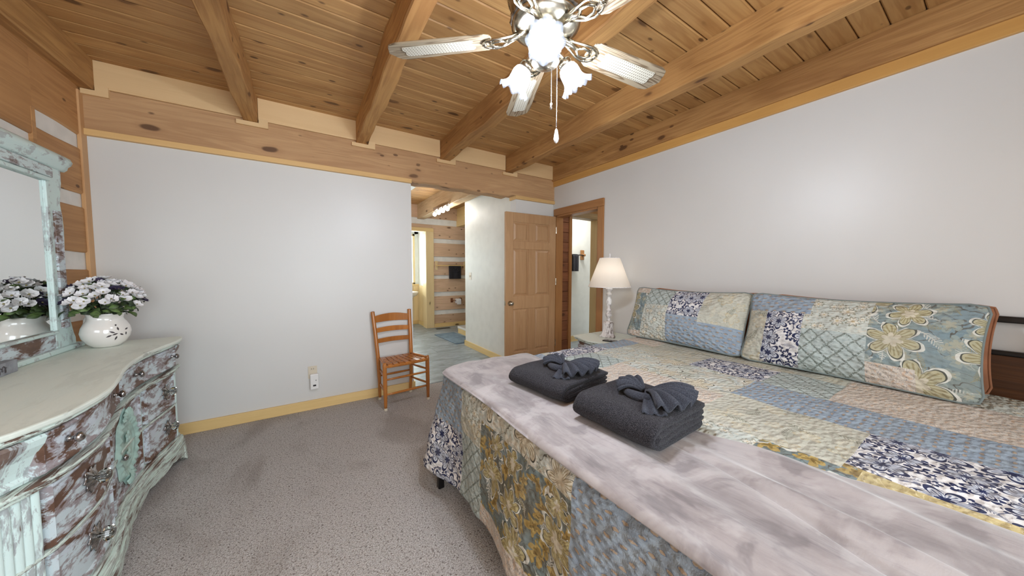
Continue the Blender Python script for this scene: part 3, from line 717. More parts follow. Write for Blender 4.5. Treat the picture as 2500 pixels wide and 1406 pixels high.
QM = [print_dash(), print_navy(), print_lattice(), print_scroll(), print_sage(), print_cream(), print_floral(), print_gold(),
      print_floral((196, 204, 200), (194, 198, 186), 'print_pale_floral', (216, 208, 190), (196, 188, 168), (214, 208, 190), (150, 148, 128), .5, .02),
      print_floral((128, 148, 154), (134, 146, 142), 'print_soft_teal', (156, 166, 158), (176, 172, 150), (184, 178, 146), (150, 146, 118), .7, .012)]
DASH, NAVY, LAT, SCR, SAGE, CRM, FLO, GLD, PFL, SFT = range(10)
TOPR = [(1.46, 1.93, 1.62, 9, NAVY), (1.93, 2.32, 1.64, 9, DASH), (2.32, 9, 1.50, 9, SCR), (.5, 1.40, 1.3, 9, DASH), (1.40, 1.46, 1.62, 9, SAGE),
        (1.40, 1.76, 1.33, 1.64, LAT), (1.76, 2.14, 1.33, 1.64, CRM), (2.14, 9, 1.33, 1.64, SAGE),
        (1.70, 2.05, 1.07, 1.33, PFL), (2.05, 9, 1.09, 1.33, SAGE), (.5, 1.70, .72, 1.33, SCR), (1.70, 2.05, .72, 1.07, PFL),
        (2.05, 2.36, .70, 1.09, NAVY), (2.36, 9, .42, 1.09, SAGE), (2.05, 2.36, .42, .70, LAT),
        (1.76, 2.05, -9, .72, DASH), (2.05, 2.5, -9, .42, SCR), (2.5, 9, -9, .42, CRM),
        (1.36, 1.76, .245, .72, SAGE), (.5, 1.36, .44, .72, CRM), (.5, 1.40, .20, .44, FLO), (1.40, 1.76, -9, .245, NAVY), (.5, 1.40, -9, .20, GLD)]
def top_patch(x, y):
    for a, b, c, d, k in TOPR:
        if a <= x < b and c <= y < d: return k
    return SAGE
def drop_patch(v, z):   # foot side, v = world y (continues past the corner)
    if v > 1.51: return DASH if z > .46 else NAVY
    if v > 1.29:
        return CRM if z > .58 else (SAGE if z > .49 else LAT)
    if v > .68:
        if z > .625: return PFL
        return SCR if z < .235+.0*(1.29-v) else FLO
    if v > .30: return DASH if z > .36 else FLO
    if v > -.05: return DASH if z > .30 else GLD
    return SAGE
def make_quilt():
    mb = MB(); x0, x1, y0, y1 = .665, 2.80, -.155, 1.835; r = .05
    NX, NY = 110, 100
    def bumps(x, y): return .0035*math.sin(x*21+1.3*math.sin(y*7))*math.sin(y*17+math.sin(x*9)) + .004*math.sin(x*5+y*4)
    xs = [x0+r+(x1-x0-r)*i/NX for i in range(NX+1)]; ys = [y0+(y1-r-y0)*j/NY for j in range(NY+1)]
    mb.grid(lambda u, v: (x0+r+(x1-x0-r)*u, y0+(y1-r-y0)*v, ZT+bumps(x0+r+(x1-x0-r)*u, y0+(y1-r-y0)*v)), 214, 194,
            lambda u, v: top_patch(x0+r+(x1-x0-r)*u, y0+(y1-r-y0)*v), lambda u, v: (x0+r+(x1-x0-r)*u, y0+(y1-r-y0)*v))
    # perimeter: foot side from y0 to y1-r (normal -x), corner arc, far side from x0+r to x1 (normal +y)
    LF = (y1-r)-y0; LC = .5*math.pi*.10; LS = x1-(x0+r); TOT = LF+LC+LS
    def per(s):
        if s < LF: return Vector((x0+r, y0+s, 0)), Vector((-1, 0, 0))
        if s < LF+LC:
            a = (s-LF)/LC*math.pi/2; return Vector((x0+r, y1-r, 0)), Vector((-math.cos(a), math.sin(a), 0))
        return Vector((x0+r+(s-LF-LC), y1-r, 0)), Vector((0, 1, 0))
    DR = .60
    def pos(su, tv):
        s = su*TOT; t = tv*DR; p, n = per(s); ra = r*math.pi/2
        corner = math.exp(-((s-LF-LC/2)/.16)**2)
        if t < ra:
            a = t/r; off = r*math.sin(a); z = ZT - r*(1-math.cos(a))
        else:
            d = t-ra; off = r + d*(.045+.17*corner) + (.012*math.sin(s*7.5)+.008*math.sin(s*17+1))*min(1, d/.3)
            z = ZT-r-d
        px = p + n*off; b = bumps(s*1.7, t*2+3)*1.3
        return (px.x+n.x*b, px.y+n.y*b, z + bumps(p.x, p.y)*(1-min(1, t/ra)) + (.02*corner*t/DR))
    def mi(su, tv):
        s = su*TOT; z = ZT-r*.43-max(0, tv*DR-r*1.57) if tv*DR > r*1.57 else ZT-.02
        if s < LF+LC: return drop_patch(y0+s, z)
        x = x0+r+(s-LF-LC)
        return top_patch(x, 1.8) if z > .5 else (SAGE if int(x/.4) % 2 else SCR)
    mb.grid(pos, 420, 58, mi, lambda su, tv: (y0+su*TOT+5.0, 3.0-tv*DR))
    q = mb.build('quilt', QM, loc=(0, 0, 0), smooth=True, weld=True)
    so = q.modifiers.new('so', 'SOLIDIFY'); so.thickness = .009; so.offset = -1
    tag(q, 'patchwork quilt of blue, sage and floral squares hanging over the bed foot', 'quilt')
make_quilt()

def make_blanket():
    mb = MB(); y0, y1 = -.155, 1.865
    top = [(-.2, 1.345), (-.05, 1.328), (.19, 1.283), (.27, 1.262), (.56, 1.20), (.8, 1.205), (1.05, 1.236), (1.4, 1.29), (1.7, 1.325), (1.9, 1.33)]
    def XE(y): return spline(top, y)
    def f(u, v, dz=0):
        y = y0+(y1-y0)*v; xe = XE(y); xa = .652+.006*math.sin(y*6)
        if y > 1.74: xa += (y-1.74)**2*9.0
        x = xa+(xe-xa)*u
        z = ZT+.020+.004*math.sin(y*3+x*9)+.003*math.sin(x*31+2*math.sin(y*5))
        # soft ridges that run along the bed, stronger near the camera
        k = max(0, min(1, (.75-y)/.5))
        z += k*.012*math.exp(-((x-(1.00+.12*max(0, y)))/.020)**2) + k*.010*math.exp(-((x-(1.17+.06*y))/.03)**2) - k*.008*math.exp(-((x-(1.05+.12*max(0, y)))/.02)**2)
        xl = 1.03 if y > .45 else 1.03-.34*(.45-y)**1.3
        z += k*.011/(1+math.exp(-(x-xl)/.004)) - k*.010*math.exp(-((x-xl+.006)/.006)**2)
        z += .004*math.sin((x*1.0-y*.25)*46)*max(0, min(1, (1.2-y)))
        e = min(u*(xe-xa), (1-u)*(xe-xa)*1.2, (1-v)*(y1-y0)*.8)
        d = max(0, .022-e)/.022; z -= .019*d*d
        if y > 1.80: z -= (y-1.80)*.10
        return (x, y, z+dz)
    mb.grid(f, 90, 200, 0, lambda u, v: (.65+.65*u, y0+(y1-y0)*v))
    n = len(mb.v)
    # underside and rolled border
    def g(u, v):
        x, y, z = f(u, v); return (x, y, ZT+.003 if y < 1.8 else ZT+.003-(y-1.8)*.10)
    mb.grid(g, 90, 200)
    b0 = 0; b1 = n; U, V = 91, 201
    ring = [i for i in range(U)]+[j*U+U-1 for j in range(1, V)]+[(V-1)*U+i for i in range(U-2, -1, -1)]+[j*U for j in range(V-2, 0, -1)]
    for i in range(len(ring)):
        a, b = ring[i], ring[(i+1) % len(ring)]; mb.f.append([a, b, b1+b, b1+a]); mb.mi.append(0); mb.uv.append([(0, 0)]*4)
    o = mb.build('throw_blanket', M['velvet'], smooth=True)
    tag(o, 'crushed grey velvet throw blanket spread across the foot of the bed', 'blanket')
make_blanket()

# ------------------------------------------------------------------ pillows
def pillow(name, yl, yr, xb, zb, lean, H, T, mats, patch, label, cat, seed, group=None, ear=.02, flange=0):
    W = yl-yr; N, K = 96, 56; mb = MB(); rnd = random.Random(seed); ph = [rnd.uniform(0, 6) for _ in range(6)]
    up = Vector((math.sin(lean), 0, math.cos(lean))); nr = Vector((-math.cos(lean), 0, math.sin(lean)))
    def outline(a, b):   # a,b in -1..1
        rc = max(0, abs(a)-.86)/.14*max(0, abs(b)-.80)/.20; sx = 1 - .045*(1-b*b) - .035*rc; sz = 1 - .10*(1-a*a)*(.4 if b < 0 else 1) - .06*rc
        return a*W/2*sx, b*H/2*sz
    def th(a, b):
        e = max(0, 1-abs(a)**2.2)**.55 * max(0, 1-abs(b)**2.0)**.60
        return T/2*e*(1+.25*(1-a*a)*(1-b*b))
    def side(sgn):
        def f(u, v):
            a, b = 2*u-1, 2*v-1; x, y = outline(a, b); t = th(a, b)
            t += .004*math.sin(a*9+ph[0]+b*3)*math.sin(b*7+ph[1])*(1-a*a)*(1-b*b)*2
            t += (.006*math.sin(a*26+ph[2]))*max(0, .4-abs(abs(b)-.8))*(1-a*a)
            sag = -.02*(1-abs(b))*0
            return Vector((0, -x, 0)) + up*(y+H/2) + nr*(sgn*t)
        return f
    mb.grid(side(1), N, K, lambda u, v: patch(u, v), lambda u, v: (u*W+seed*1.37, v*H))
    mb.grid(side(-1), N, K, lambda u, v: patch(u, v), lambda u, v: (u*W+seed*1.37+4, v*H))
    # piped edge
    pts = []
    for k in range(120):
        t = k/120*4; i = int(t); q = (t-i)*2-1
        a, b = [(q, -1), (1, q), (-q, 1), (-1, -q)][i]; x, y = outline(a, b); pts.append(Vector((0, -x, 0))+up*(y+H/2))
    o = mb.build(name, mats, loc=(xb, (yl+yr)/2, zb), smooth=True, weld=True)
    tag(o, label, cat, group)
    p = MB().tube(pts, .005, 6, closed=True).build('piping', mats[0] if len(mats) == 1 else QM[FLO], o, smooth=True)
    return o
def pat1(u, v):
    if u < .17: return SCR if v > .88 or v < .10 else SFT
    if u < .43: return LAT if v > .62 else CRM
    if u < .70 and v > .46: return NAVY
    if v < (.46 if u < .70 else .40): return DASH
    return SAGE
def pat2(u, v):
    if u < .36 and v > .72: return DASH
    if u < .13: return SAGE
    if u < .33: return NAVY
    if u < .62: return CRM if v > .50 else LAT
    if u < .80 and v < .22: return SCR
    return SFT
pillow('pillow', 1.82, .93, 2.715, ZT+.010, R_(10), .440, .075, [M['rust']], lambda u, v: 0, 'rust cotton pillow leaning behind the left patchwork pillow', 'pillow', 5, 'rust pillows against the headboard')
pillow('pillow', .90, .005, 2.715, ZT+.010, R_(10), .440, .075, [M['rust']], lambda u, v: 0, 'rust cotton pillow leaning behind the right patchwork pillow', 'pillow', 6, 'rust pillows against the headboard')
pillow('pillow', 1.90, .95, 2.49, ZT+.008, R_(21), .475, .19, QM, pat1, 'left patchwork sham pillow, with a navy and white centre patch nearest the lamp', 'pillow', 1, 'patchwork pillows')
pillow('pillow', .965, .02, 2.475, ZT+.008, R_(20), .475, .19, QM, pat2, 'right patchwork sham pillow, with big cream outlined flowers at its right end', 'pillow', 2, 'patchwork pillows')

# ------------------------------------------------------------------ folded towels with fan folded washcloths
def towel_stack(x, y, rz, W, D, H, label, lab2):
    t = thing('bath_towel', label, 'towel', (x, y, ZT+.024), R_(rz), 'folded charcoal towels on the throw')
    def sheet(r_out, th, nm, w, k):
        """one U folded layer, bend at local -x, open ends towards +x"""
        rm = r_out-th/2; zc = H/2; path = []; n = 12
        for i in range(n): path.append((w/2-i*(w-r_out)/n, zc-rm))
        for i in range(13):
            a = -math.pi/2-math.pi*i/12; path.append((-w/2+r_out+rm*math.cos(a)*1.15, zc+rm*math.sin(a)))
        for i in range(1, n+1): path.append((-w/2+r_out+i*(w-r_out)/n, zc+rm))
        pts = [Vector((a, 0, b)) for a, b in path]; m = len(pts); mb = MB(); NV = 24; ring = []
        out, inn = [], []
        for i, p in enumerate(pts):
            tg = pts[min(i+1, m-1)]-pts[max(i-1, 0)]; tg.normalize(); nn = Vector((-tg.z, 0, tg.x))
            e = th/2*(1 if 0 < i < m-1 else .45)
            out.append(p-nn*e); inn.append(p+nn*e)
        loop = out+inn[::-1]; L = len(loop)
        def f(u, v):
            p = loop[int(round(u*L)) % L]; q = 2*v-1; e = 1-max(0, abs(q)-.93)/.07*.12
            c = Vector((p.x, 0, H/2)) if False else p
            y = q*D/2*(1+.012*math.sin(p.x*22+k*2))+.004*math.sin(p.z*60+k)
            z = H/2+(p.z-H/2)*(1-.05*abs(q)**6)+.0022*math.sin(p.x*28+v*9+k)
            return (p.x*(1-.02*abs(q)**8), y, max(.001, z))
        mb.grid(f, L, NV)
        n1 = L+1
        for j, rev in ((0, False), (NV, True)):
            for i in range(m-1):
                q = [j*n1+i, j*n1+i+1, j*n1+(L-2-i), j*n1+(L-1-i)]
                mb.f.append(q[::-1] if rev else q); mb.mi.append(0); mb.uv.append(None)
        return mb.build(nm, M['terry'], t, smooth=True, weld=True)
    sheet(H/2, H*.255, 'fold', W, 0); sheet(H*.24, H*.235, 'fold', W*.93, 2)
    return t
def fan_cloth(x, y, z, rz, label):
    """washcloth pleated into a fan, pinched at a rolled knot, small fan on the other side"""
    t = thing('washcloth', label, 'washcloth', (x, y, z), R_(rz), 'fan folded washcloths')
    def fan(r0, r1, a0, a1, n, amp, lift, droop, nm, z0=.022):
        mb = MB(); NA, NR = n*8, 12
        def f(u, v):
            a = a0+(a1-a0)*u; r = r0+(r1-r0)*v; wv = math.sin(u*n*2*math.pi)
            zz = z0 + lift*math.sin(v*math.pi*.75) + amp*wv*(.35+.65*v) - droop*v*v*(1+.4*abs(2*u-1))
            rr = r*(1+.03*wv)
            return (rr*math.cos(a), rr*math.sin(a), zz)
        mb.grid(f, NA, NR); o = mb.build(nm, M['wash'], t, smooth=True)
        so = o.modifiers.new('s', 'SOLIDIFY'); so.thickness = .007; so.offset = 0
        return o
    fan(.010, .150, R_(-62), R_(48), 6, .015, .030, .012, 'fan_fold')
    fan(.010, .092, R_(120), R_(215), 4, .014, .026, .008, 'fan_fold')
    # rolled band hanging in an arc below the pleats
    pts = [Vector((-.055+.115*k/14, -.028-.028*math.sin(math.pi*k/14), .016)) for k in range(15)]
    MB().tube(pts, [.012+.008*math.sin(math.pi*k/14) for k in range(15)], 10, flat=1.0).build('rolled_band', M['wash'], t, smooth=True)
    # pleated hem tail hanging over the front
    mb = MB(); 
    def tail(u, v):
        w = .022+.05*v; a = R_(-68); L = .15*v
        px = L*math.cos(a) - (u-.5)*w*math.sin(a); py = L*math.sin(a)+(u-.5)*w*math.cos(a)
        return (px+.01, py, .030-.018*v+.004*math.sin(u*5*math.pi)*v)
    mb.grid(tail, 20, 10); o = mb.build('hem_tail', M['wash'], t, smooth=True); so = o.modifiers.new('s', 'SOLIDIFY'); so.thickness = .006
    t.scale = (1.15, 1.15, 1.05)
    return t
towel_stack(1.055, 1.205, 8, .345, .355, .085, 'folded charcoal bath towel on the throw, the one farther from the camera', '')
towel_stack(1.055, .745, 3, .345, .335, .10, 'folded charcoal bath towel on the throw, the one nearer the camera', '')
fan_cloth(1.09, 1.20, ZT+.024+.078, -72, 'charcoal washcloth folded in a fan on the farther bath towel')
fan_cloth(1.09, .735, ZT+.024+.092, -72, 'charcoal washcloth folded in a fan on the nearer bath towel')

# ------------------------------------------------------------------ nightstand, lamp, phone
def nightstand():
    t = thing('nightstand', 'small mint painted nightstand with a pale curved top beside the bed', 'nightstand', (2.60, 2.21, 0))
    top = []
    x0, x1, y0, y1 = -.27, .27, -.245, .245
    for k in range(25):
        v = k/24; y = y1+(y0-y1)*v; top.append((x0 + .028*math.cos(v*2*math.pi*1.0)*1 - .0, y))
    poly = top+[(x1, y0), (x1, y1)]
    def slab(s, z0, z1, mat, nm, **k):
        MB().prism([(p[0]*s, p[1]*s) for p in poly], lambda q: (q[0], q[1], z0), lambda q: (q[0], q[1], z1)).build(nm, mat, t, **k)
    slab(1, .595, .612, M['minttop'], 'top', bevel=.004); slab(.96, .575, .595, M['mould'], 'top_moulding', bevel=.003)
    slab(.86, .12, .575, M['dist'], 'body'); slab(.93, .08, .13, M['mould'], 'base_moulding', bevel=.004)
    for k, (a, b) in enumerate([(.42, .56), (.28, .41), (.14, .27)]):
        MB().prism([(p[0]*.86-.012, p[1]*.74) for p in top]+[(-.15, y0*.74), (-.15, y1*.74)], lambda q: (q[0], q[1], a), lambda q: (q[0], q[1], b)).build('drawer_front', M['dist'], t, bevel=.004)
        MB().lathe([(.004, 0), (.006, .012), (.014, .018), (.014, .026), (.004, .032)], (-.262, 0, (a+b)/2), 12, (-1, 0, 0)).build('knob', M['silver'], t, smooth=True)
    for sx in (-1, 1):
        for sy in (-1, 1):
            MB().lathe([(.014, 0), (.03, .03), (.02, .06), (.028, .09)], (sx*.2, sy*.19, 0), 10).build('leg', M['mintv'], t, smooth=True)
nightstand()
def table_lamp():
    t = thing('table_lamp', 'whitewashed turned baluster table lamp with cream empire shade', 'lamp', (2.605, 2.20, .612))
    lm = mat_distress('whitewash_lamp', (222, 216, 212), (150, 132, 122), (170, 162, 158), .12, st=(7, 7, 4))
    def tri(a, j, z): return 1+.30*max(0, math.cos(3*a-1.2))**3*(1 if z < .05 else (.55 if z < .15 else 0))
    MB().lathe([(.066, 0), (.072, .008), (.066, .018), (.056, .030), (.050, .06), (.046, .10), (.046, .140), (.052, .150), (.044, .160), (.024, .170)], n=48, mod=lambda a, j, z: tri(a, j, z)*(1+.04*math.cos(12*a)*(.03 < z < .15))).build('base', lm, t, smooth=True)
    MB().lathe([(.024, .168), (.018, .185), (.017, .20), (.032, .225), (.034, .235), (.020, .255), (.018, .27), (.030, .285), (.018, .295), (.017, .31), (.026, .335), (.031, .365), (.026, .395), (.017, .415), (.020, .425), (.030, .440), (.028, .455), (.018, .465), (.022, .47), (.030, .485), (.030, .495)], n=24).build('column', lm, t, smooth=True)
    MB().lathe([(.034, .492), (.036, .497), (.034, .506), (.012, .510), (.010, .55)], n=24).build('candle_cup', M['petal'], t, smooth=True)
    MB().lathe([(.013, .55), (.013, .60)], n=12).build('socket', M['brass'], t)
    MB().lathe([(.012, .60), (.03, .63), (.034, .66), (.02, .70), (.002, .71)], n=16).build('bulb', M['bulb2'], t, smooth=True)
    sh = MB().lathe([(.21, .520), (.212, .524), (.103, .812), (.100, .815), (.098, .812), (.205, .523)], n=48, cap=False)
    n = 48; s = MB()
    s.lathe([(.210, .520), (.100, .815)], n=48, cap=False).build('lamp_shade', M['shade'], t, smooth=True)
    for r, z in ((.210, .521), (.100, .814)):
        MB().tube([Vector((r*math.cos(a), r*math.sin(a), z)) for a in [2*math.pi*k/48 for k in range(48)]], .0028, 6, closed=True).build('shade_trim', M['petal'], t, smooth=True)
    MB().tube([(.0, .098, .81), (0, -.098, .81)], .0015, 6).tube([(-.098, 0, .81), (.098, 0, .81)], .0015, 6).tube([(.012, 0, .55), (.055, 0, .64), (.045, 0, .76), (.0, 0, .815)], .0015, 6).build('harp', M['brass'], t)
    MB().lathe([(.004, .812), (.010, .818), (.005, .824), (.004, .832), (.009, .842), (.006, .852), (.001, .864)], n=14).build('finial', M['petal'], t, smooth=True)
table_lamp()
ph = thing('remote_control', 'dark flat phone lying on the nightstand beside the lamp', 'phone', (2.46, 2.055, .612), R_(20)) 
ph.name = 'phone'
MB().box(-.035, .035, -.065, .065, .001, .010).build('body', M['blackmetal'], ph, bevel=.004)
MB().box(-.031, .031, -.058, .058, .010, .0106).build('screen', mat_plain('dark_screen', (90, 90, 88), .15, nz=0), ph)

# ------------------------------------------------------------------ ladder back chair
def chair():
    t = thing('dining_chair', 'honey maple ladder back chair with woven slat seat by the opening', 'chair', (.765, 3.215, 0), R_(7))
    fl, fr_, bl_, br_ = Vector((-.207, -.145, 0)), Vector((.210, -.148, 0)), Vector((-.165, .155, 0)), Vector((.148, .152, 0))
    def leg(a, b, r0, r1, nm='leg'):
        n = 14; MB().tube([a.lerp(b, k/n) for k in range(n+1)], [r0*.72+(r1-r0*.72)*min(1, k/n*2.2) if k < n else r1*.8 for k in range(n+1)], 12).build(nm, M['chair'], t, smooth=True)
    tops = {}
    for p in (fl, fr_): leg(p+Vector((0, 0, .022)), p+Vector((0, .01, .445)), .019, .019)
    bt = {}
    for k, p in enumerate((bl_, br_)):
        q = p+Vector((-.035 if k == 0 else .018, .0, 0))
        a = [p+Vector((0, 0, .022)), p+Vector((-.008 if k == 0 else .004, -.018, .22)), p+Vector((-.016 if k == 0 else .008, -.012, .44)), p+Vector((-.026 if k == 0 else .014, .018, .66)), p+Vector((-.038 if k == 0 else .02, .052, .87)), p+Vector((-.039 if k == 0 else .0205, .053, .885))]
        fine = []
        for i in range(len(a)-1):
            for j in range(5): fine.append(a[i].lerp(a[i+1], j/5))
        fine.append(a[-1]); n = len(fine)
        MB().tube(fine, [.0135+.0055*min(1, i/8) if i < n-1 else .009 for i in range(n)], 12).build('leg', M['chair'], t, smooth=True); bt[k] = a
    for p in (fl, fr_, bl_, br_): MB().lathe([(.015, 0), (.016, .01), (.015, .023)], p, 12).build('foot_pad', M['ivory'], t)
    def post(k, z):
        a = bt[k]
        for i in range(len(a)-1):
            if a[i].z <= z <= a[i+1].z: return a[i].lerp(a[i+1], (z-a[i].z)/(a[i+1].z-a[i].z))
        return a[-1]
    for z0, z1, arch in ((.770, .835, .022), (.672, .715, .010), (.568, .610, .006)):
        mb = MB(); n = 16; vs = []
        for i in range(n+1):
            u = i/n; l = post(0, (z0+z1)/2).lerp(post(1, (z0+z1)/2), u); bow = .022*math.sin(math.pi*u); ar = arch*math.sin(math.pi*u)
            for dy, zz in ((-.005, z0+.3*ar), (.005, z0+.3*ar), (.005, z1+ar), (-.005, z1+ar)): vs.append((l.x, l.y+bow+dy, zz))
        fs = [(i*4+k, i*4+(k+1) % 4, (i+1)*4+(k+1) % 4, (i+1)*4+k) for i in range(n) for k in range(4)]+[(0, 1, 2, 3), tuple(n*4+k for k in range(4))[::-1]]
        mb.add(vs, fs).build('back_slat', M['chair'], t, bevel=.002, bseg=1)
    def rung(a, b, z, r=.010, nm='rung'):
        A = a+Vector((0, 0, z)); B = b+Vector((0, 0, z)); MB().tube([A.lerp(B, k/6) for k in range(7)], [r*.8, r, r*1.1, r*1.15, r*1.1, r, r*.8], 8).build(nm, M['chair'], t, smooth=True)
    for z in (.145, .285): rung(fl, fr_, z)
    for z in (.17, .31): rung(fl, bl_+Vector((0, -.01, 0)), z); rung(fr_, br_+Vector((0, -.01, 0)), z)
    rung(bl_, br_, .24)
    up = Vector((0, -.012, 0))
    rung(fl, fr_, .405, .014, 'seat_rail'); rung(bl_+up, br_+up, .405, .013, 'seat_rail'); rung(fl, bl_+up, .425, .012, 'seat_rail'); rung(fr_, br_+up, .425, .012, 'seat_rail')
    for k in range(7):
        u = (k+.5)/7; a = fl.lerp(fr_, .04+.92*u); b = (bl_).lerp(br_, .04+.92*u)+Vector((0, -.012, 0)); w = .019
        mb = MB(); pr = [(0, -.016, .398), (0, -.018, .412), (0, -.010, .424)]; vs = []
        path = [a+Vector(p) for p in pr]
        for j in range(1, 9): q = a.lerp(b, j/9); path.append(q+Vector((0, 0, .426-.006*math.sin(math.pi*j/9)+(.003 if (j+k) % 2 else -.001))))
        path += [b+Vector((0, .010, .424)), b+Vector((0, .018, .410))]
        for p in path:
            vs += [(p.x-w, p.y, p.z), (p.x+w, p.y, p.z)]
        fs = [(i*2, i*2+1, i*2+3, i*2+2) for i in range(len(path)-1)]
        o = mb.add(vs, fs).build('seat_strip', M['chair'], t); so = o.modifiers.new('s', 'SOLIDIFY'); so.thickness = .005
    for k in range(4):
        u = (k+.5)/4; a = fl.lerp(bl_, u)+Vector((0, 0, .414)); b = fr_.lerp(br_, u)+Vector((0, 0, .414)); d = Vector((0, .016, 0))
        o = MB().add([a-d, a+d, b+d, b-d], [(0, 1, 2, 3)]).build('seat_strip', M['chair'], t); so = o.modifiers.new('s', 'SOLIDIFY'); so.thickness = .004
chair()

# ------------------------------------------------------------------ wall outlet with plug-in
ou = thing('wall_outlet', 'ivory duplex outlet low on the far wall with a white plug in', 'outlet', (.018, YF, .345))
MB().box(-.036, .036, -.006, 0, -.055, .06).build('cover_plate', M['ivory'], ou, bevel=.002)
for _a in (.022, -.04): MB().box(-.017, .017, -.009, -.006, _a, _a+.028).build('receptacle', M['ivory'], ou, bevel=.002)
for _a in (-.009, .006): MB().box(_a, _a+.003, -.0095, -.008, .030, .042).build('slot', M['dark'], ou)
pl = thing('plug_in_device', 'white rectangular plug in unit hanging from the ivory outlet', 'plug-in', (.030, YF, .27))
MB().box(-.034, .034, -.045, -.0095, -.075, .068).build('body', M['white'], pl, bevel=.008)
MB().box(-.012, .012, -.047, -.044, -.045, -.030).build('vent', M['dark'], pl, bevel=.002)
MB().lathe([(.004, 0), (.004, .002)], (.012, -.045, .01), 10, (0, -1, 0)).build('indicator', M['silver'], pl)
sw = thing('light_switch', 'ivory light switch on the white hall wall', 'switch', (2.28, 4.82, 1.20))
MB().box(-.006, 0, -.04, .04, -.06, .06).build('cover_plate', M['ivory'], sw, bevel=.002)
for _a in (-.018, .008): MB().box(-.012, -.005, _a, _a+.010, -.018, .014).build('toggle', M['ivory'], sw)

# ------------------------------------------------------------------ dresser
DC = Vector((-.96, 2.26, 0))
FR = [(1.44, -.735), (1.50, -.70), (1.63, -.656), (1.84, -.650), (2.06, -.690), (2.22, -.728), (2.40, -.750), (2.55, -.754), (2.68, -.744), (2.79, -.728), (2.93, -.718), (3.00, -.722), (3.065, -.742)]
def F(y): return spline(FR, y)
def dresser():
    t = thing('dresser', 'mint distressed serpentine dresser with worn brown drawer fronts', 'dresser', DC)
    DT = .84
    def B(mb, nm, mat, par=None, **k):
        mb.v = [tuple(Vector(p)-DC) for p in mb.v]; return mb.build(nm, mat, par or t, **k)
    def slab(ins, z0, z1, nm, mat, end=0, xb=-1.19, **k):
        ys = [1.445+end + (3.062-1.445-2*end)*i/70 for i in range(71)]
        poly = [(F(y)-ins, y) for y in ys]+[(xb, 3.062-end), (xb, 1.445+end)]
        return B(MB().prism(poly, lambda q: (q[0], q[1], z0), lambda q: (q[0], q[1], z1)), nm, mat, **k)
    slab(0, DT-.020, DT, 'top', M['minttop'], 0, bevel=.006)
    slab(.010, DT-.034, DT-.020, 'top_moulding', M['mould'], .010, bevel=.004)
    slab(.026, DT-.044, DT-.034, 'top_moulding', M['mould'], .022, bevel=.003)
    slab(.062, .16, DT-.044, 'carcass', M['mintv'], .045)
    slab(.018, .640, .652, 'waist_moulding', M['mould'], .012, bevel=.004)
    slab(.030, .622, .640, 'waist_moulding', M['mould'], .022, bevel=.005)
    slab(.044, .395, .408, 'drawer_rail', M['mould'], .05, bevel=.003)
    slab(.036, .155, .180, 'base_moulding', M['mould'], .026, bevel=.005)
    slab(.020, .120, .157, 'base_moulding', M['mould'], .010, bevel=.006)
    # scalloped skirt, front
    def skirt_z(u):
        c = abs(u-.5)*2
        if c > .90: return .004
        if c > .78: return .004+.05*math.sin((.90-c)/.12*math.pi/2)
        return .078 - .022*abs(math.sin(c*9.5)) + .016*math.exp(-(c/.12)**2)*-1
    mb = MB(); n = 140; vs = []
    for i in range(n+1):
        u = i/n; y = 1.45+(3.06-1.45)*u; x = F(y)-.014; fl = .010
        zb = skirt_z(u)
        vs += [(x, y, .122), (x+fl*(zb < .02), y, zb), (x-.022, y, zb), (x-.022, y, .122)]
    fs = [(i*4+k, i*4+(k+1) % 4, (i+1)*4+(k+1) % 4, (i+1)*4+k) for i in range(n) for k in range(4)]+[(0, 1, 2, 3), tuple(n*4+k for k in range(4))[::-1]]
    B(mb.add(vs, fs), 'skirt', M['mould'])
    for ye, s in ((1.452, 1), (3.058, -1)):
        mb = MB(); n = 40; vs = []
        for i in range(n+1):
            u = i/n; x = -.75-.43*u; zb = skirt_z(u*.5 if u < .5 else (1-u)*.5)
            vs += [(x, ye, .122), (x, ye, zb), (x, ye+s*.02, zb), (x, ye+s*.02, .122)]
        fs = [(i*4+k, i*4+(k+1) % 4, (i+1)*4+(k+1) % 4, (i+1)*4+k) for i in range(n) for k in range(4)]+[(0, 1, 2, 3), tuple(n*4+k for k in range(4))[::-1]]
        B(mb.add(vs, fs), 'side_skirt', M['mould'])
    # near end panel with raised worn field
    B(MB().box(-1.17, -.80, 1.482, 1.492, .19, .61), 'side_panel', M['dist'], bevel=.006)
    B(MB().box(-1.17, -.80, 1.480, 1.492, .67, .79), 'side_panel', M['dist'], bevel=.006)
    def front(y0, y1, z0, z1, ins, nm, mat, bead=.010):
        n = max(8, int((y1-y0)/.012)); Z = [z0, z0, z0+.004, z0+.010, z0+.018, z0+.024, z1-.024, z1-.018, z1-.010, z1-.004, z1, z1]; H = [-.02, .004, .008, .009, .006, .001, .001, .006, .009, .008, .004, -.02]
        vs = []
        for i in range(n+1):
            y = y0+(y1-y0)*i/n; e = min(y-y0, y1-y); ee = .008 if e < .004 else (.009 if e < .016 else (.004 if e < .024 else None))
            for z, h in zip(Z, H):
                hh = h if ee is None or h < 0 else max(h, ee*.95)
                if e < 1e-6 and h >= 0: hh = .004
                vs.append((F(y)-ins+hh, y, z))
        m = len(Z); fs = [(i*m+k, i*m+k+1, (i+1)*m+k+1, (i+1)*m+k) for i in range(n) for k in range(m-1)]
        fs += [tuple(range(m)), tuple(n*m+k for k in range(m))[::-1]]+[(i*m+m-1, i*m, (i+1)*m, (i+1)*m+m-1) for i in range(n)]
        o = B(MB().add(vs, fs), nm, mat); return o
    def slope(y): return (F(y+.01)-F(y-.01))/.02
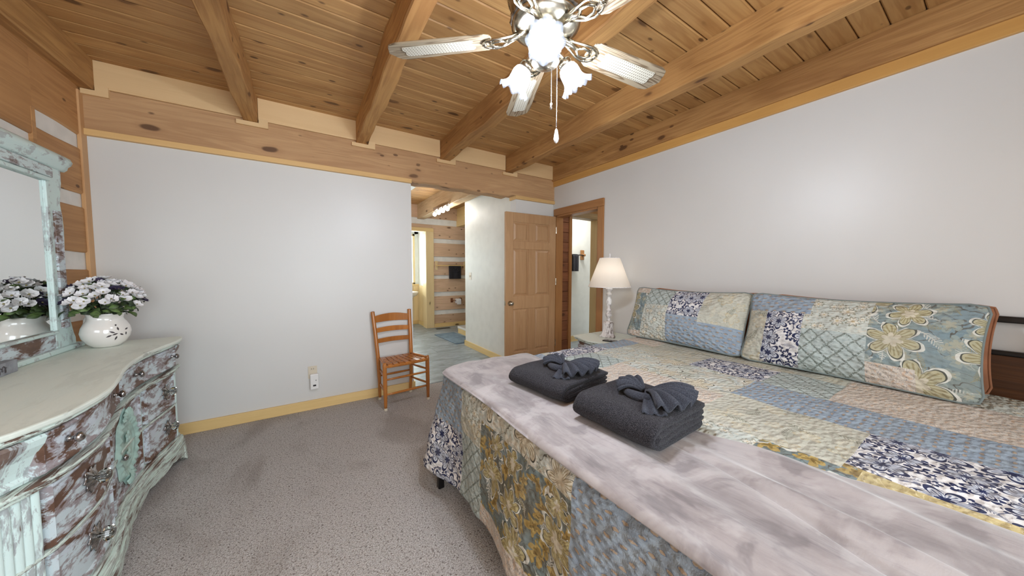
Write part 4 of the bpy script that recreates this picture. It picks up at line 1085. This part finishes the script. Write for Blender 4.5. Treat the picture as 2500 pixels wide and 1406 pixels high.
    def knob(y, z, ins, par, big):
        nrm = Vector((1, -slope(y), 0)).normalized(); c = Vector((F(y)-ins+.002, y, z)) - DC; mb = MB()
        if big:
            def pm(a, j, z): return 1+.22*math.cos(8*a)+.1*math.cos(3*a)
            mb.lathe([(.042, 0), (.040, .003), (.026, .006), (.022, .009), (.010, .012)], c, 32, nrm, mod=pm)
            o = mb.build('backplate', M['silver'], par, smooth=True)
            k = MB().lathe([(.007, .006), (.009, .016), (.020, .022), (.028, .032), (.026, .042), (.014, .050), (.002, .053)], c, 8, nrm).build('knob', M['crystal'], par)
            k['label'] = 'faceted crystal knob'
            MB().lathe([(.006, .0), (.006, .034), (.009, .040), (.002, .043)], c, 10, nrm).build('knob_core', M['silver'], par, smooth=True)
        else:
            k = MB().lathe([(.012, 0), (.006, .005), (.006, .014), (.015, .020), (.017, .027), (.012, .034), (.002, .037)], c, 12, nrm).build('knob', M['silver'], par, smooth=True)
    for y0, y1, ks in ((1.575, 2.262, (1.67, 2.14)), (2.286, 2.965, (2.50, 2.90))):
        d = front(y0, y1, .665, .790, .040, 'drawer', M['dist'])
        for y in ks: knob(y, .735, .036, d, False)
    for y0, y1, yk in ((1.605, 2.055, 1.80), (2.620, 2.958, 2.84)):
        for z0, z1 in ((.412, .618), (.186, .392)):
            d = front(y0, y1, z0, z1, .052, 'drawer', M['dist']); knob(yk, (z0+z1)/2+.01, .05, d, True)
    dr = front(2.115, 2.580, .186, .618, .054, 'door', M['dist'])
    # carved oval cartouche on the door
    cy, cz = 2.375, .405
    def oval(u, v):
        a = 2*math.pi*u; rr = v*(1+.05*math.cos(8*a)*(v > .8)+ .12*max(0, math.cos(2*a+math.pi))**4*(v > .75))
        y = cy+.160*rr*math.cos(a); z = cz+.170*rr*math.sin(a)
        h = .006+.012*math.exp(-((v-.82)/.10)**2)*(1+.35*math.cos(24*a))+.006*math.exp(-((v-.62)/.03)**2)-.004*(v > .97)
        return (F(y)-.054+h, y, z)
    B(MB().grid(oval, 96, 24), 'carved_oval', M['pastel'], dr and t, smooth=True)
    for s in (1, -1):
        def shell(u, v):
            a = math.pi*(u*.9+.05)*s; r = .058*v*(1+.06*math.cos(u*7*2*math.pi)*v); y = cy+r*1.25*math.cos(a); z = cz+s*.135+r*math.sin(a)
            return (F(y)-.046+.016*math.sin(v*math.pi*.8)+.003*math.cos(u*7*2*math.pi)*v, y, z)
        B(MB().grid(shell, 56, 10), 'carved_shell', M['pastel'], smooth=True)
    for s in (1, -1):
        def flower_c(u, v):
            a = 2*math.pi*u; r = .030*v*(1+.22*math.cos(5*a)*v); y = cy+r*math.cos(a); z = cz+s*.045+r*math.sin(a)*.9
            return (F(y)-.046+.010*math.sin(v*math.pi*.9)+.002, y, z)
        B(MB().grid(flower_c, 40, 8), 'carved_rosette', M['pastel'], smooth=True)
    knob(2.235, .40, .052, t, False)
    # fluted pilasters and corbels
    for y0, y1 in ((1.483, 1.590), (2.965, 3.030)):
        n = 56; vs = []
        for i in range(n+1):
            y = y0+(y1-y0)*i/n; g = .006*abs(math.sin(i/n*math.pi*5))
            for z in (.18, .62): vs.append((F(y)-.050+g, y, z))
        fs = [(i*2, i*2+1, i*2+3, i*2+2) for i in range(n)]
        mb = MB().add(vs, fs); o = B(mb, 'fluted_pilaster', M['mintv'])
        so = o.modifiers.new('s', 'SOLIDIFY'); so.thickness = .014; so.offset = -1
        prof = [(.0, .655), (.012, .658), (.014, .668), (.006, .680), (.010, .70), (.022, .735), (.040, .765), (.046, .785), (.040, .795), (0, .796)]
        yy = [y0-.004, y1-.012]; mb = MB(); vs = []; m = len(prof)
        for i in range(9):
            y = yy[0]+(yy[1]-yy[0])*i/8
            for dx, z in prof: vs.append((F(y)-.062+dx, y, z))
        fs = [(i*m+k, i*m+(k+1) % m, (i+1)*m+(k+1) % m, (i+1)*m+k) for i in range(8) for k in range(m)]+[tuple(range(m)), tuple(8*m+k for k in range(m))[::-1]]
        B(mb.add(vs, fs), 'corbel', M['mintv'], smooth=False)
dresser()

# ------------------------------------------------------------------ mirror on the dresser
def dresser_mirror():
    c0 = Vector((-1.185, 2.27, .84)); t = thing('dresser_mirror', 'tall mirror in a mint distressed frame with rounded crest standing on the dresser', 'mirror', c0)
    def B(mb, nm, mat, **k):
        mb.v = [tuple(Vector(p)-c0) for p in mb.v]; return mb.build(nm, mat, t, **k)
    yc = 2.27; X0, X1 = -1.205, -1.155
    yi = .505; zi0, zi1 = .965, 1.768
    for s in (1, -1):
        # shaped stile: inner edge straight, outer edge swells at the top
        prof = [(.845, .735), (.90, .735), (.93, .72), (1.0, .700), (1.2, .692), (1.4, .692), (1.52, .700), (1.60, .694), (1.66, .682), (1.72, .690), (1.78, .704), (1.86, .706)]
        poly = [(yi, .845)]+[(b-.052, a) for a, b in prof]+[(yi, 1.86)]
        B(MB().prism(poly, lambda q: (X0, yc+s*q[0], q[1]), lambda q: (X1, yc+s*q[0], q[1])), 'side_stile', M['mintm'], bevel=.006)
        B(MB().box(X1-.006, X1+.006, yc+s*(yi+.011)-.011, yc+s*(yi+.011)+.011, zi0, zi1), 'inner_bead', M['mintm'], bevel=.003)
        B(MB().box(X1-.004, X1+.009, yc+s*(yi+.080)-.03, yc+s*(yi+.080)+.03, .97, 1.62), 'stile_field', M['dist'], bevel=.004)
    B(MB().box(X0, X1, yc-yi, yc+yi, zi1, 1.86), 'top_rail', M['mintm'], bevel=.004)
    B(MB().box(X1-.002, X1+.008, yc-yi-.06, yc+yi+.06, zi1+.026, 1.848), 'top_field', mat_distress('mirror_field', (200, 216, 216), (140, 112, 96), (140, 132, 132), .28, st=(8, 3, 8)), bevel=.004)
    B(MB().box(X1-.002, X1+.016, yc-yi-.02, yc+yi+.02, zi1, zi1+.020), 'inner_bead', M['mintm'], bevel=.006)
    B(MB().box(X0, X1, yc-yi, yc+yi, .845, zi0), 'bottom_rail', M['dist'], bevel=.004)
    B(MB().box(X1-.002, X1+.016, yc-yi, yc+yi, zi0-.016, zi0), 'inner_bead', M['mintm'], bevel=.006)
    B(MB().box(X0, X1+.02, yc-.72, yc+.72, .841, .868), 'foot_rail', M['mintm'], bevel=.006)
    prof = [(0, 1.908), (.022, 1.908), (.034, 1.920), (.038, 1.936), (.050, 1.948), (.056, 1.965), (.048, 1.985), (.030, 1.998), (0, 2.0)]
    mb = MB(); n = 30; vs = []; m = len(prof)
    for i in range(n+1):
        y = -.725+1.45*i/n; e = max(0, abs(y)-.675)/.05; k = math.sqrt(max(0, 1-e*e)); zc = 1.895
        for dx, z in prof: vs.append((X1-.02+dx*k, yc+y, zc+((1.850+(z-1.908)*.98)-zc)*(.25+.75*k)))
    fs = [(i*m+k, i*m+(k+1) % m, (i+1)*m+(k+1) % m, (i+1)*m+k) for i in range(n) for k in range(m)]+[tuple(range(m)), tuple(n*m+k for k in range(m))[::-1]]
    B(mb.add(vs, fs), 'crest_moulding', M['mintm'], smooth=True)
    B(MB().box(X0+.005, X1-.013, yc-yi, yc+yi, zi0, zi1), 'backing', M['dark'])
    g = B(MB().box(X1-.012, X1-.006, yc-yi, yc+yi, zi0, zi1), 'mirror_glass', M['mirror']); g['label'] = 'mirror glass reflecting the white wall'
dresser_mirror()

# plaque on the dresser
pq = thing('plaque', 'grey blue wooden word plaque lying against the dresser mirror', 'plaque', (-1.115, 2.175, .84), R_(3))
MB().box(-.018, .018, -.22, .22, 0, .055).build('board', M['plaque'], pq, bevel=.003)
def script_stroke(y0, n, s):
    pts = []
    for i in range(n*10+1):
        a = i/10*2*math.pi; pts.append(Vector((.0195, y0+s*(i/10*.018)+.006*math.sin(a), .027+.011*math.cos(a)*(1+.5*math.sin(i*.37)))))
    return pts
mbp = MB().tube(script_stroke(-.16, 6, 1), .0016, 5).tube(script_stroke(.0, 8, 1), .0016, 5)
mbp.build('script_lettering', M['ink'], pq)

# ------------------------------------------------------------------ pitcher with flowers
def pitcher():
    t = thing('pitcher', 'white glazed pitcher with a dark leaf print holding flowers on the dresser', 'pitcher', (-1.015, 2.885, .841))
    prof = [(.052, 0), (.060, .004), (.082, .025), (.100, .055), (.106, .085), (.100, .115), (.088, .140), (.078, .155), (.075, .168), (.079, .185), (.086, .196)]
    prof = [(a*.93, b*1.02) for a, b in prof]
    inner = [(.075, .196), (.069, .185), (.064, .168), (.066, .155), (.070, .140), (.085, .113), (.090, .085), (.08, .05), (.05, .014), (.002, .012)]
    def md(a, j, z): return 1+(.16*max(0, math.cos(a-R_(-35)))**6*max(0, (z-.15)/.05) if z > .15 else 0)+(.02*math.cos(a*6) if z > .18 else 0)
    MB().lathe(prof+inner, n=48, mod=md).build('body', M['ceramic'], t, smooth=True)
    a = R_(145); d = Vector((math.cos(a), math.sin(a), 0))
    pts = [d*r+Vector((0, 0, z)) for r, z in ((.064, .170), (.085, .182), (.110, .178), (.128, .155), (.132, .125), (.124, .095), (.108, .075), (.098, .068))]
    MB().tube(pts, [.010, .010, .009, .008, .008, .008, .009, .010], 10).build('handle', M['ceramic'], t, smooth=True)
    def surf(a, z):
        import bisect
        zz = [p[1] for p in prof]; i = max(1, min(len(prof)-1, bisect.bisect(zz, z))); u = (z-zz[i-1])/(zz[i]-zz[i-1]); r = prof[i-1][0]+(prof[i][0]-prof[i-1][0])*u
        return Vector(((r+.0008)*math.cos(a), (r+.0008)*math.sin(a), z))
    A0 = R_(-52)
    for da, z, L, th in ((0, .085, .026, 150), (.12, .082, .026, 200), (.16, .098, .022, 100), (.08, .066, .026, 255), (.20, .078, .022, 330), (.46, .098, .024, 20), (.50, .085, .020, 280), (.06, .125, .012, 60), (-.12, .075, .026, 205)):
        mb = MB(); th = R_(th)
        def lf(u, v):
            l = L*u; w = .0045*math.sin(math.pi*min(.98, u+.02))*(2*v-1); x = l*math.cos(th)-w*math.sin(th); y = l*math.sin(th)+w*math.cos(th)
            return surf(A0+da+x/.1, z+y)
        mb.grid(lf, 8, 2).build('leaf_print', M['ink'], t)
pitcher()
def bouquet():
    t = thing('flower_bouquet', 'bunch of white silk blossoms with green leaves standing in the white pitcher', 'flowers', (-1.015, 2.885, 1.038))
    rnd = random.Random(11)
    def bloom(mat, nm):
        mb = MB()
        for k in range(4):
            a0 = k*math.pi/2
            def pf(u, v):
                x = .024*u; w = .0150*math.sin(math.pi*(.12+.80*u))*(2*v-1)*(1+.3*u); z = .006*u*u*4*.4+.003*math.cos(v*6)
                return (x*math.cos(a0)-w*math.sin(a0), x*math.sin(a0)+w*math.cos(a0), z)
            mb.grid(pf, 5, 4, 0)
        mb.lathe([(.0035, 0), (.0035, .004), (.001, .006)], n=6, mi=1)
        return mb.build(nm, [mat, M['stamen']], t, smooth=True)
    def leafm(mat):
        mb = MB()
        mb.grid(lambda u, v: (.048*u, .017*math.sin(math.pi*(.03+.94*u))*(2*v-1), .012*math.sin(u*2.6)-.004*abs(2*v-1)), 7, 4)
        return mb.build('leaf', mat, t, smooth=True)
    bw = bloom(M['petal'], 'blossom'); bv = bloom(M['petalv'], 'blossom'); bv['label'] = 'small dark violet blossom'
    l1, l2 = leafm(M['leaf']), leafm(M['leaf2'])
    def dome(th, ph, k=1.0):
        return Vector((.150*k*math.cos(ph)*math.sin(th), .155*k*math.sin(ph)*math.sin(th), .035+.165*k*math.cos(th)))
    used = []
    firsts = {bw, bv, l1, l2}
    def put(o, p, nrm, spin, s):
        q = Vector((0, 0, 1)).rotation_difference(nrm.normalized()).to_matrix() @ Matrix.Rotation(spin, 3, 'Z')
        if o in firsts: firsts.discard(o); c = o
        else: c = o.copy(); COL.objects.link(c); c.parent = t
        c.matrix_local = Matrix.LocRotScale(p, q.to_quaternion(), Vector((s, s, s)))
    # blossoms spread over the dome, leaves between and below them
    n = 84
    for k in range(n):
        th = math.acos(1-(k+.5)/n*.86)+rnd.gauss(0, .05); ph = k*2.39996+rnd.gauss(0, .12)
        p = dome(th, ph, rnd.uniform(.96, 1.06)); nr = dome(th, ph, 1).normalized()+Vector((rnd.uniform(-.35, .35), rnd.uniform(-.35, .35), .25))
        put(bw if rnd.random() > .10 else bv, p, nr, rnd.uniform(0, 3), rnd.uniform(.95, 1.35))
    for k in range(70):
        th = rnd.uniform(.1, 1.4); ph = rnd.uniform(0, 6.28); p = dome(th, ph, rnd.uniform(.84, .97))
        put(l1 if rnd.random() > .4 else l2, p, dome(th, ph).normalized()+Vector((rnd.uniform(-.7, .7), rnd.uniform(-.7, .7), .3)), rnd.uniform(0, 6.28), rnd.uniform(.6, 1.0))
    for k in range(120):
        ph = rnd.uniform(0, 6.28); rr = rnd.uniform(.045, .145); p = Vector((rr*math.cos(ph), rr*math.sin(ph), rnd.uniform(.0, .05)+.25*max(0, rr-.09)))
        nr = Vector((.9*math.cos(ph)*rr/.1+rnd.uniform(-.4, .4), .9*math.sin(ph)*rr/.1+rnd.uniform(-.4, .4), .7))
        put(l1 if rnd.random() > .5 else l2, p, nr, rnd.uniform(0, 6.28), rnd.uniform(.65, 1.1))
    mb = MB()
    for k in range(24):
        th = rnd.uniform(0, 1.4); ph = rnd.uniform(0, 6.28); p = dome(th, ph, .9); b = Vector((rnd.uniform(-.03, .03), rnd.uniform(-.03, .03), -.12))
        mb.tube([b, b.lerp(p, .5)+Vector((0, 0, .02)), p], .0018, 5)
    s = mb.build('stems', M['leaf2'], t); s['kind'] = 'stuff'
    mb = MB()
    for k in range(26):
        ph = rnd.uniform(0, 6.28); th = rnd.uniform(.9, 1.5); p = dome(th, ph, .95); e = dome(th, ph, rnd.uniform(1.12, 1.25))+Vector((0, 0, rnd.uniform(-.02, .03)))
        mb.tube([p, e], .0009, 4)
    s = mb.build('fine_sprigs', M['leaf2'], t); s['kind'] = 'stuff'
bouquet()

# ------------------------------------------------------------------ ceiling fan
def ceiling_fan():
    t = thing('ceiling_fan', 'five blade ceiling fan with cane insert blades and three lit glass shades', 'ceiling fan', (.815, 1.027, 2.22))
    SV = M['brass']
    MB().lathe([(.066, .488), (.068, .47), (.055, .445), (.03, .425), (.014, .415)], n=28).build('canopy', SV, t, smooth=True)
    MB().lathe([(.012, .42), (.012, .24)], n=12).build('downrod', SV, t, smooth=True)
    MB().lathe([(.03, .25), (.060, .235), (.115, .215), (.140, .190), (.146, .165), (.146, .150)], n=40, mod=lambda a, j, z: 1).build('motor_top', SV, t, smooth=True)
    # ribbed band and motor housing
    MB().lathe([(.146, .15), (.152, .145), (.150, .135), (.138, .125), (.128, .07), (.120, .055), (.132, .045), (.134, .035), (.11, .022), (.06, .016)], n=120,
               mod=lambda a, j, z: 1+(.035*math.cos(30*a) if .06 < z < .13 else 0)).build('motor_housing', SV, t, smooth=True)
    MB().lathe([(.134, .062), (.140, .056), (.134, .048)], n=60, mod=lambda a, j, z: 1+.02*math.cos(20*a)).build('ornate_ring', M['silver'], t, smooth=True)
    MB().lathe([(.055, .02), (.062, .0), (.066, -.03), (.058, -.05), (.040, -.066), (.050, -.078), (.058, -.095), (.050, -.108), (.030, -.118), (.012, -.124), (.004, -.126)], n=30, mod=lambda a, j, z: 1+.03*math.cos(10*a)*(z > -.06)).build('light_hub', SV, t, smooth=True)
    th0 = 2.4181
    for k in range(5):
        b = bpy.data.objects.new('blade_arm', None)
        a = th0-k*math.radians(72)
        Rm = Matrix.Rotation(a, 4, 'Z') @ Matrix.Rotation(R_(-11), 4, 'X')
        def put(mb, nm, mat, par=t, **kk):
            o = mb.build(nm, mat, par, **kk)
            o.matrix_local = Rm; return o
        # blade outline in local x (radial), y
        poly = [(.215, -.048), (.24, -.060), (.60, -.070), (.632, -.060), (.645, -.040), (.652, -.020), (.662, 0), (.652, .020), (.645, .040), (.632, .060), (.60, .070), (.24, .060), (.215, .048), (.205, 0)]
        bl = put(MB().prism(poly, lambda q: (q[0], q[1], -.003), lambda q: (q[0], q[1], .004)), 'fan_blade', M['blade'], bevel=.002, bseg=1)
        x0, x1, w = .30, .585, .036; pl = []
        pl = [(x0, -w), (x1, -w), (x1+.008, -w*.5), (x1, 0), (x1+.008, w*.5), (x1, w), (x0, w), (x0-.012, w*.66), (x0, w*.33), (x0-.014, 0), (x0, -w*.33), (x0-.012, -w*.66)]
        c = MB().prism(pl, lambda q: (q[0], q[1], -.0055), lambda q: (q[0], q[1], -.003)).build('cane_insert', M['cane'], bl); c['label'] = 'cream woven cane insert'
        # scrolled bracket
        mb = MB()
        for s in (-1, 1):
            pts = [Vector((.105, s*.012, .012)), Vector((.135, s*.020, .004)), Vector((.165, s*.030, -.004)), Vector((.20, s*.036, -.008)), Vector((.232, s*.028, -.008)), Vector((.250, s*.012, -.008))]
            mb.tube(pts, .0052, 8)
            pts = [Vector((.150, 0, -.004)), Vector((.175, s*.020, -.009)), Vector((.205, s*.018, -.010)), Vector((.222, 0, -.009))]
            mb.tube(pts, .0055, 8)
            for q in (.34, .62): mb.lathe([(.001, -.014), (.006, -.010), (.006, -.005)], (.215, s*.03, 0), 8)
        mb.lathe([(.001, -.016), (.010, -.012), (.010, -.004)], (.246, 0, 0), 10)
        mb.tube([(.07, 0, .018), (.12, 0, .012), (.155, 0, -.002)], [.014, .012, .009], 10)
        put(mb, 'blade_bracket', SV, smooth=True)
    # three arms with tulip shades
    for k in range(3):
        a = R_(-128.4+120*k); d = Vector((math.cos(a), math.sin(a), 0))
        ax = (d*.80+Vector((0, 0, -.60))).normalized() if k == 0 else (d*.62+Vector((0, 0, -.78))).normalized()
        base = d*.085+Vector((0, 0, -.072))
        MB().tube([d*.045+Vector((0, 0, -.055)), d*.06+Vector((0, 0, -.050)), d*.078+Vector((0, 0, -.060)), base], .009, 10).build('light_arm', SV, t, smooth=True)
        MB().lathe([(.012, -.008), (.026, 0), (.028, .012), (.025, .022)], base, 24, ax).build('shade_fitter', SV, t, smooth=True)
        # ruffled glass tulip
        mb = MB(); n = 96
        pr = [(.024, .018), (.033, .026), (.039, .042), (.040, .060), (.041, .078), (.047, .094), (.057, .106), (.066, .114)]
        def md(aa, j, z): return 1+(.10*math.cos(8*aa)*max(0, (z-.07)/.05))
        q = Vector((0, 0, 1)).rotation_difference(ax)
        vs = []
        for j, (r, z) in enumerate(pr):
            for i in range(n):
                aa = 2*math.pi*i/n; w = max(0, (z-.07)/.05); rr = r*(1+.09*math.cos(8*aa)*w+.012*math.cos(32*aa)*w); zz = z + .010*math.cos(8*aa+math.pi)*w
                vs.append(base + q @ Vector((rr*math.cos(aa), rr*math.sin(aa), zz)))
        fs = [(j*n+i, j*n+(i+1) % n, (j+1)*n+(i+1) % n, (j+1)*n+i) for j in range(len(pr)-1) for i in range(n)]
        o = mb.add(vs, fs).build('glass_shade', M['frost'], t, smooth=True); o['label'] = 'ruffled frosted glass tulip shade'
        MB().lathe([(.010, .012), (.014, .030), (.026, .060), (.030, .080), (.024, .098), (.010, .108), (.002, .110)], base, 20, ax).build('bulb', M['bulb'], t, smooth=True)
    # pull chains (beads)
    mb = MB()
    pc = (.062, 0)
    mb.tube([(.058, -.02, -.02), (.062, -.0, -.05)], .002, 6)
    ch = bpy.data.objects
    def chain(x, y, z0, z1, nm):
        m = MB(); n = int((z0-z1)/.0062)
        for i in range(n): m.lathe([(.0006, -.0026), (.0024, 0), (.0006, .0026)], (x, y, z0-(z0-z1)*i/n), 6)
        m.tube([(x, y, z0), (x, y, z1)], .0007, 4)
        return m.build(nm, M['silver'], t)
    chain(.063, .003, -.07, -.345, 'pull_chain'); chain(.032, .0, -.10, -.245, 'pull_chain')
    MB().lathe([(.001, .012), (.005, .006), (.009, -.015), (.011, -.030), (.008, -.042), (.001, -.048)], (.063, .003, -.350), 16).build('chain_pull', M['petal'], t, smooth=True)
    MB().lathe([(.001, .006), (.005, .0), (.003, -.008), (.006, -.016), (.001, -.024)], (.032, 0, -.250), 12).build('chain_pull', M['silver'], t, smooth=True)
ceiling_fan()

# ------------------------------------------------------------------ bathroom things
lb = thing('vanity_light', 'chrome light bar with four lit globe bulbs on the bath beam', 'light', (2.03, 5.46, 2.40))
MB().box(-.03, .005, -.40, .36, -.01, .05).build('chrome_bar', M['chrome'], lb, bevel=.006)
for k in range(4):
    y = -.33+.21*k
    MB().lathe([(.018, 0), (.02, .03)], (-.02, y, -.012), 16, (0, 0, -1)).build('socket', M['chrome'], lb, smooth=True)
    MB().lathe([(.004, .026), (.018, .032), (.029, .046), (.034, .064), (.029, .082), (.016, .094), (.002, .098)], (-.02, y, -.012), 20, (0, 0, -1)).build('globe_bulb', M['bulb3'], lb, smooth=True)
bm_ = thing('bath_mat', 'blue grey bath mat on the vinyl floor beside the shower curb', 'bath mat', (2.34, 5.66, .002), R_(3))
MB().box(-.21, .21, -.48, .48, 0, .014).build('pile', M['mat'], bm_, bevel=.006)
MB().box(-.20, .20, .488, .50, 0, .004).box(-.20, .20, -.50, -.488, 0, .004).build('fringe', M['mat'], bm_)
fv = thing('floor_vent', 'dark metal floor register in front of the bathroom log wall', 'vent', (2.515, 6.735, .001))
MB().box(-.16, .16, -.045, .045, 0, .004).build('frame', M['blackmetal'], fv, bevel=.001)
vslat = None
for k in range(14):
    if vslat is None: vslat = MB().box(-.007, .007, -.035, .035, .004, .007).build('slat', M['blackmetal'], fv, (-.145+k*.0223, 0, 0))
    else: clone(vslat, fv, (-.145+k*.0223, 0, 0))
tb = thing('towel_bar', 'pine towel bar mounted on the bathroom log wall', 'towel bar', (2.79, BATHY-.014, 1.40))
for x in (-.345, .345):
    MB().box(x-.03, x+.03, -.015, 0, -.10, .10).build('bracket_plate', M['basez'], tb, bevel=.006)
    MB().tube([(x, -.01, 0), (x, -.075, 0)], .016, 10).build('bracket_arm', M['basez'], tb)
MB().tube([(-.37, -.07, 0), (.37, -.07, 0)], .012, 10).build('bar', M['base'], tb)
def hang_towel(name, label, loc, rz, w, h, cat='towel'):
    t = thing(name, label, cat, loc, rz); 
    def f(u, v):
        x = (u-.5)*w*(1+.02*math.sin(v*5)); s = v*2*h
        if v < .5: y, z = -.020-.006*math.sin(u*12), -h+2*h*v
        else: y, z = .020, h-2*h*v+0
        if z > -.02: y = -.02 if v < .5 else .02; 
        return (x, y*(1 if z < -.01 else .75), z + (.016 if z > -.01 else 0))
    o = MB().grid(f, 24, 40).build('cloth', M['terry'], t, smooth=True); so = o.modifiers.new('s', 'SOLIDIFY'); so.thickness = .012
    return t
ht = hang_towel('hand_towel', 'charcoal bath towel hanging from the pine bar on the log wall', (2.86, BATHY-.084, 1.40), 0, .28, .30)
def rib_f(u, v):
    a = R_(20)+R_(140)*u; r = .02+.085*v; return (r*math.cos(a), -.04-.008*math.sin(u*30)*v, -.16+r*math.sin(a)*.9)
MB().grid(rib_f, 40, 6).build('fan_fold', M['terry'], ht, smooth=True)
tp = thing('toilet_roll_holder', 'wooden toilet roll holder with posts on the log wall', 'holder', (2.90, BATHY-.014, .60))
for x in (-.095, .12):
    MB().box(x-.03, x+.03, -.012, 0, -.05, .05).build('plate', M['logx2'], tp, bevel=.005)
    MB().tube([(x, -.008, 0), (x, -.075, 0)], .014, 10).build('post', M['logx2'], tp)
MB().tube([(-.095, -.07, 0), (.12, -.07, 0)], .008, 8).build('spindle', M['logx2'], tp)
tr = thing('toilet_roll', 'white toilet paper roll on the wooden holder', 'toilet roll', (2.935, BATHY-.084, .585))
MB().lathe([(.020, -.055), (.055, -.055), (.055, .055), (.020, .055), (.020, -.055)], (0, 0, 0), 28, (1, 0, 0), cap=False).build('paper', M['petal'], tr, smooth=False)
MB().box(-.053, .053, -.057, -.055, -.075, .0).build('loose_sheet', M['petal'], tr)
sk = thing('pedestal_sink', 'white sink rim seen through the window nook opening', 'sink', (1.93, 7.30, 0))
MB().lathe([(.10, 0), (.07, .06), (.06, .4), (.08, .66), (.12, .70)], n=24).build('pedestal', M['ceramic'], sk, smooth=True)
MB().lathe([(.06, .68), (.17, .72), (.205, .78), (.21, .80), (.19, .805), (.15, .76), (.02, .72)], n=32).build('basin', M['ceramic'], sk, smooth=True)
# towel arm on the closet wall
th_ = thing('towel_holder', 'wooden towel arm on the white closet wall through the doorway', 'towel holder', (4.255, 4.235, 1.575))
MB().box(-.045, .045, -.016, 0, -.085, .095).build('plate', M['casing'], th_, bevel=.01)
MB().lathe([(.034, 0), (.026, .02), (.018, .04), (.022, .06)], (0, -.014, 0), 16, (0, -1, 0)).build('boss', M['casing'], th_, smooth=True)
MB().tube([(0, -.065, 0), (-.20, -.068, 0), (-.42, -.07, 0)], .009, 10).build('arm', M['blackmetal'], th_, smooth=True)
hang_towel('hand_towel', 'black hand towel draped on the wooden arm in the closet room', (4.02, 4.165, 1.575), 0, .14, .29)
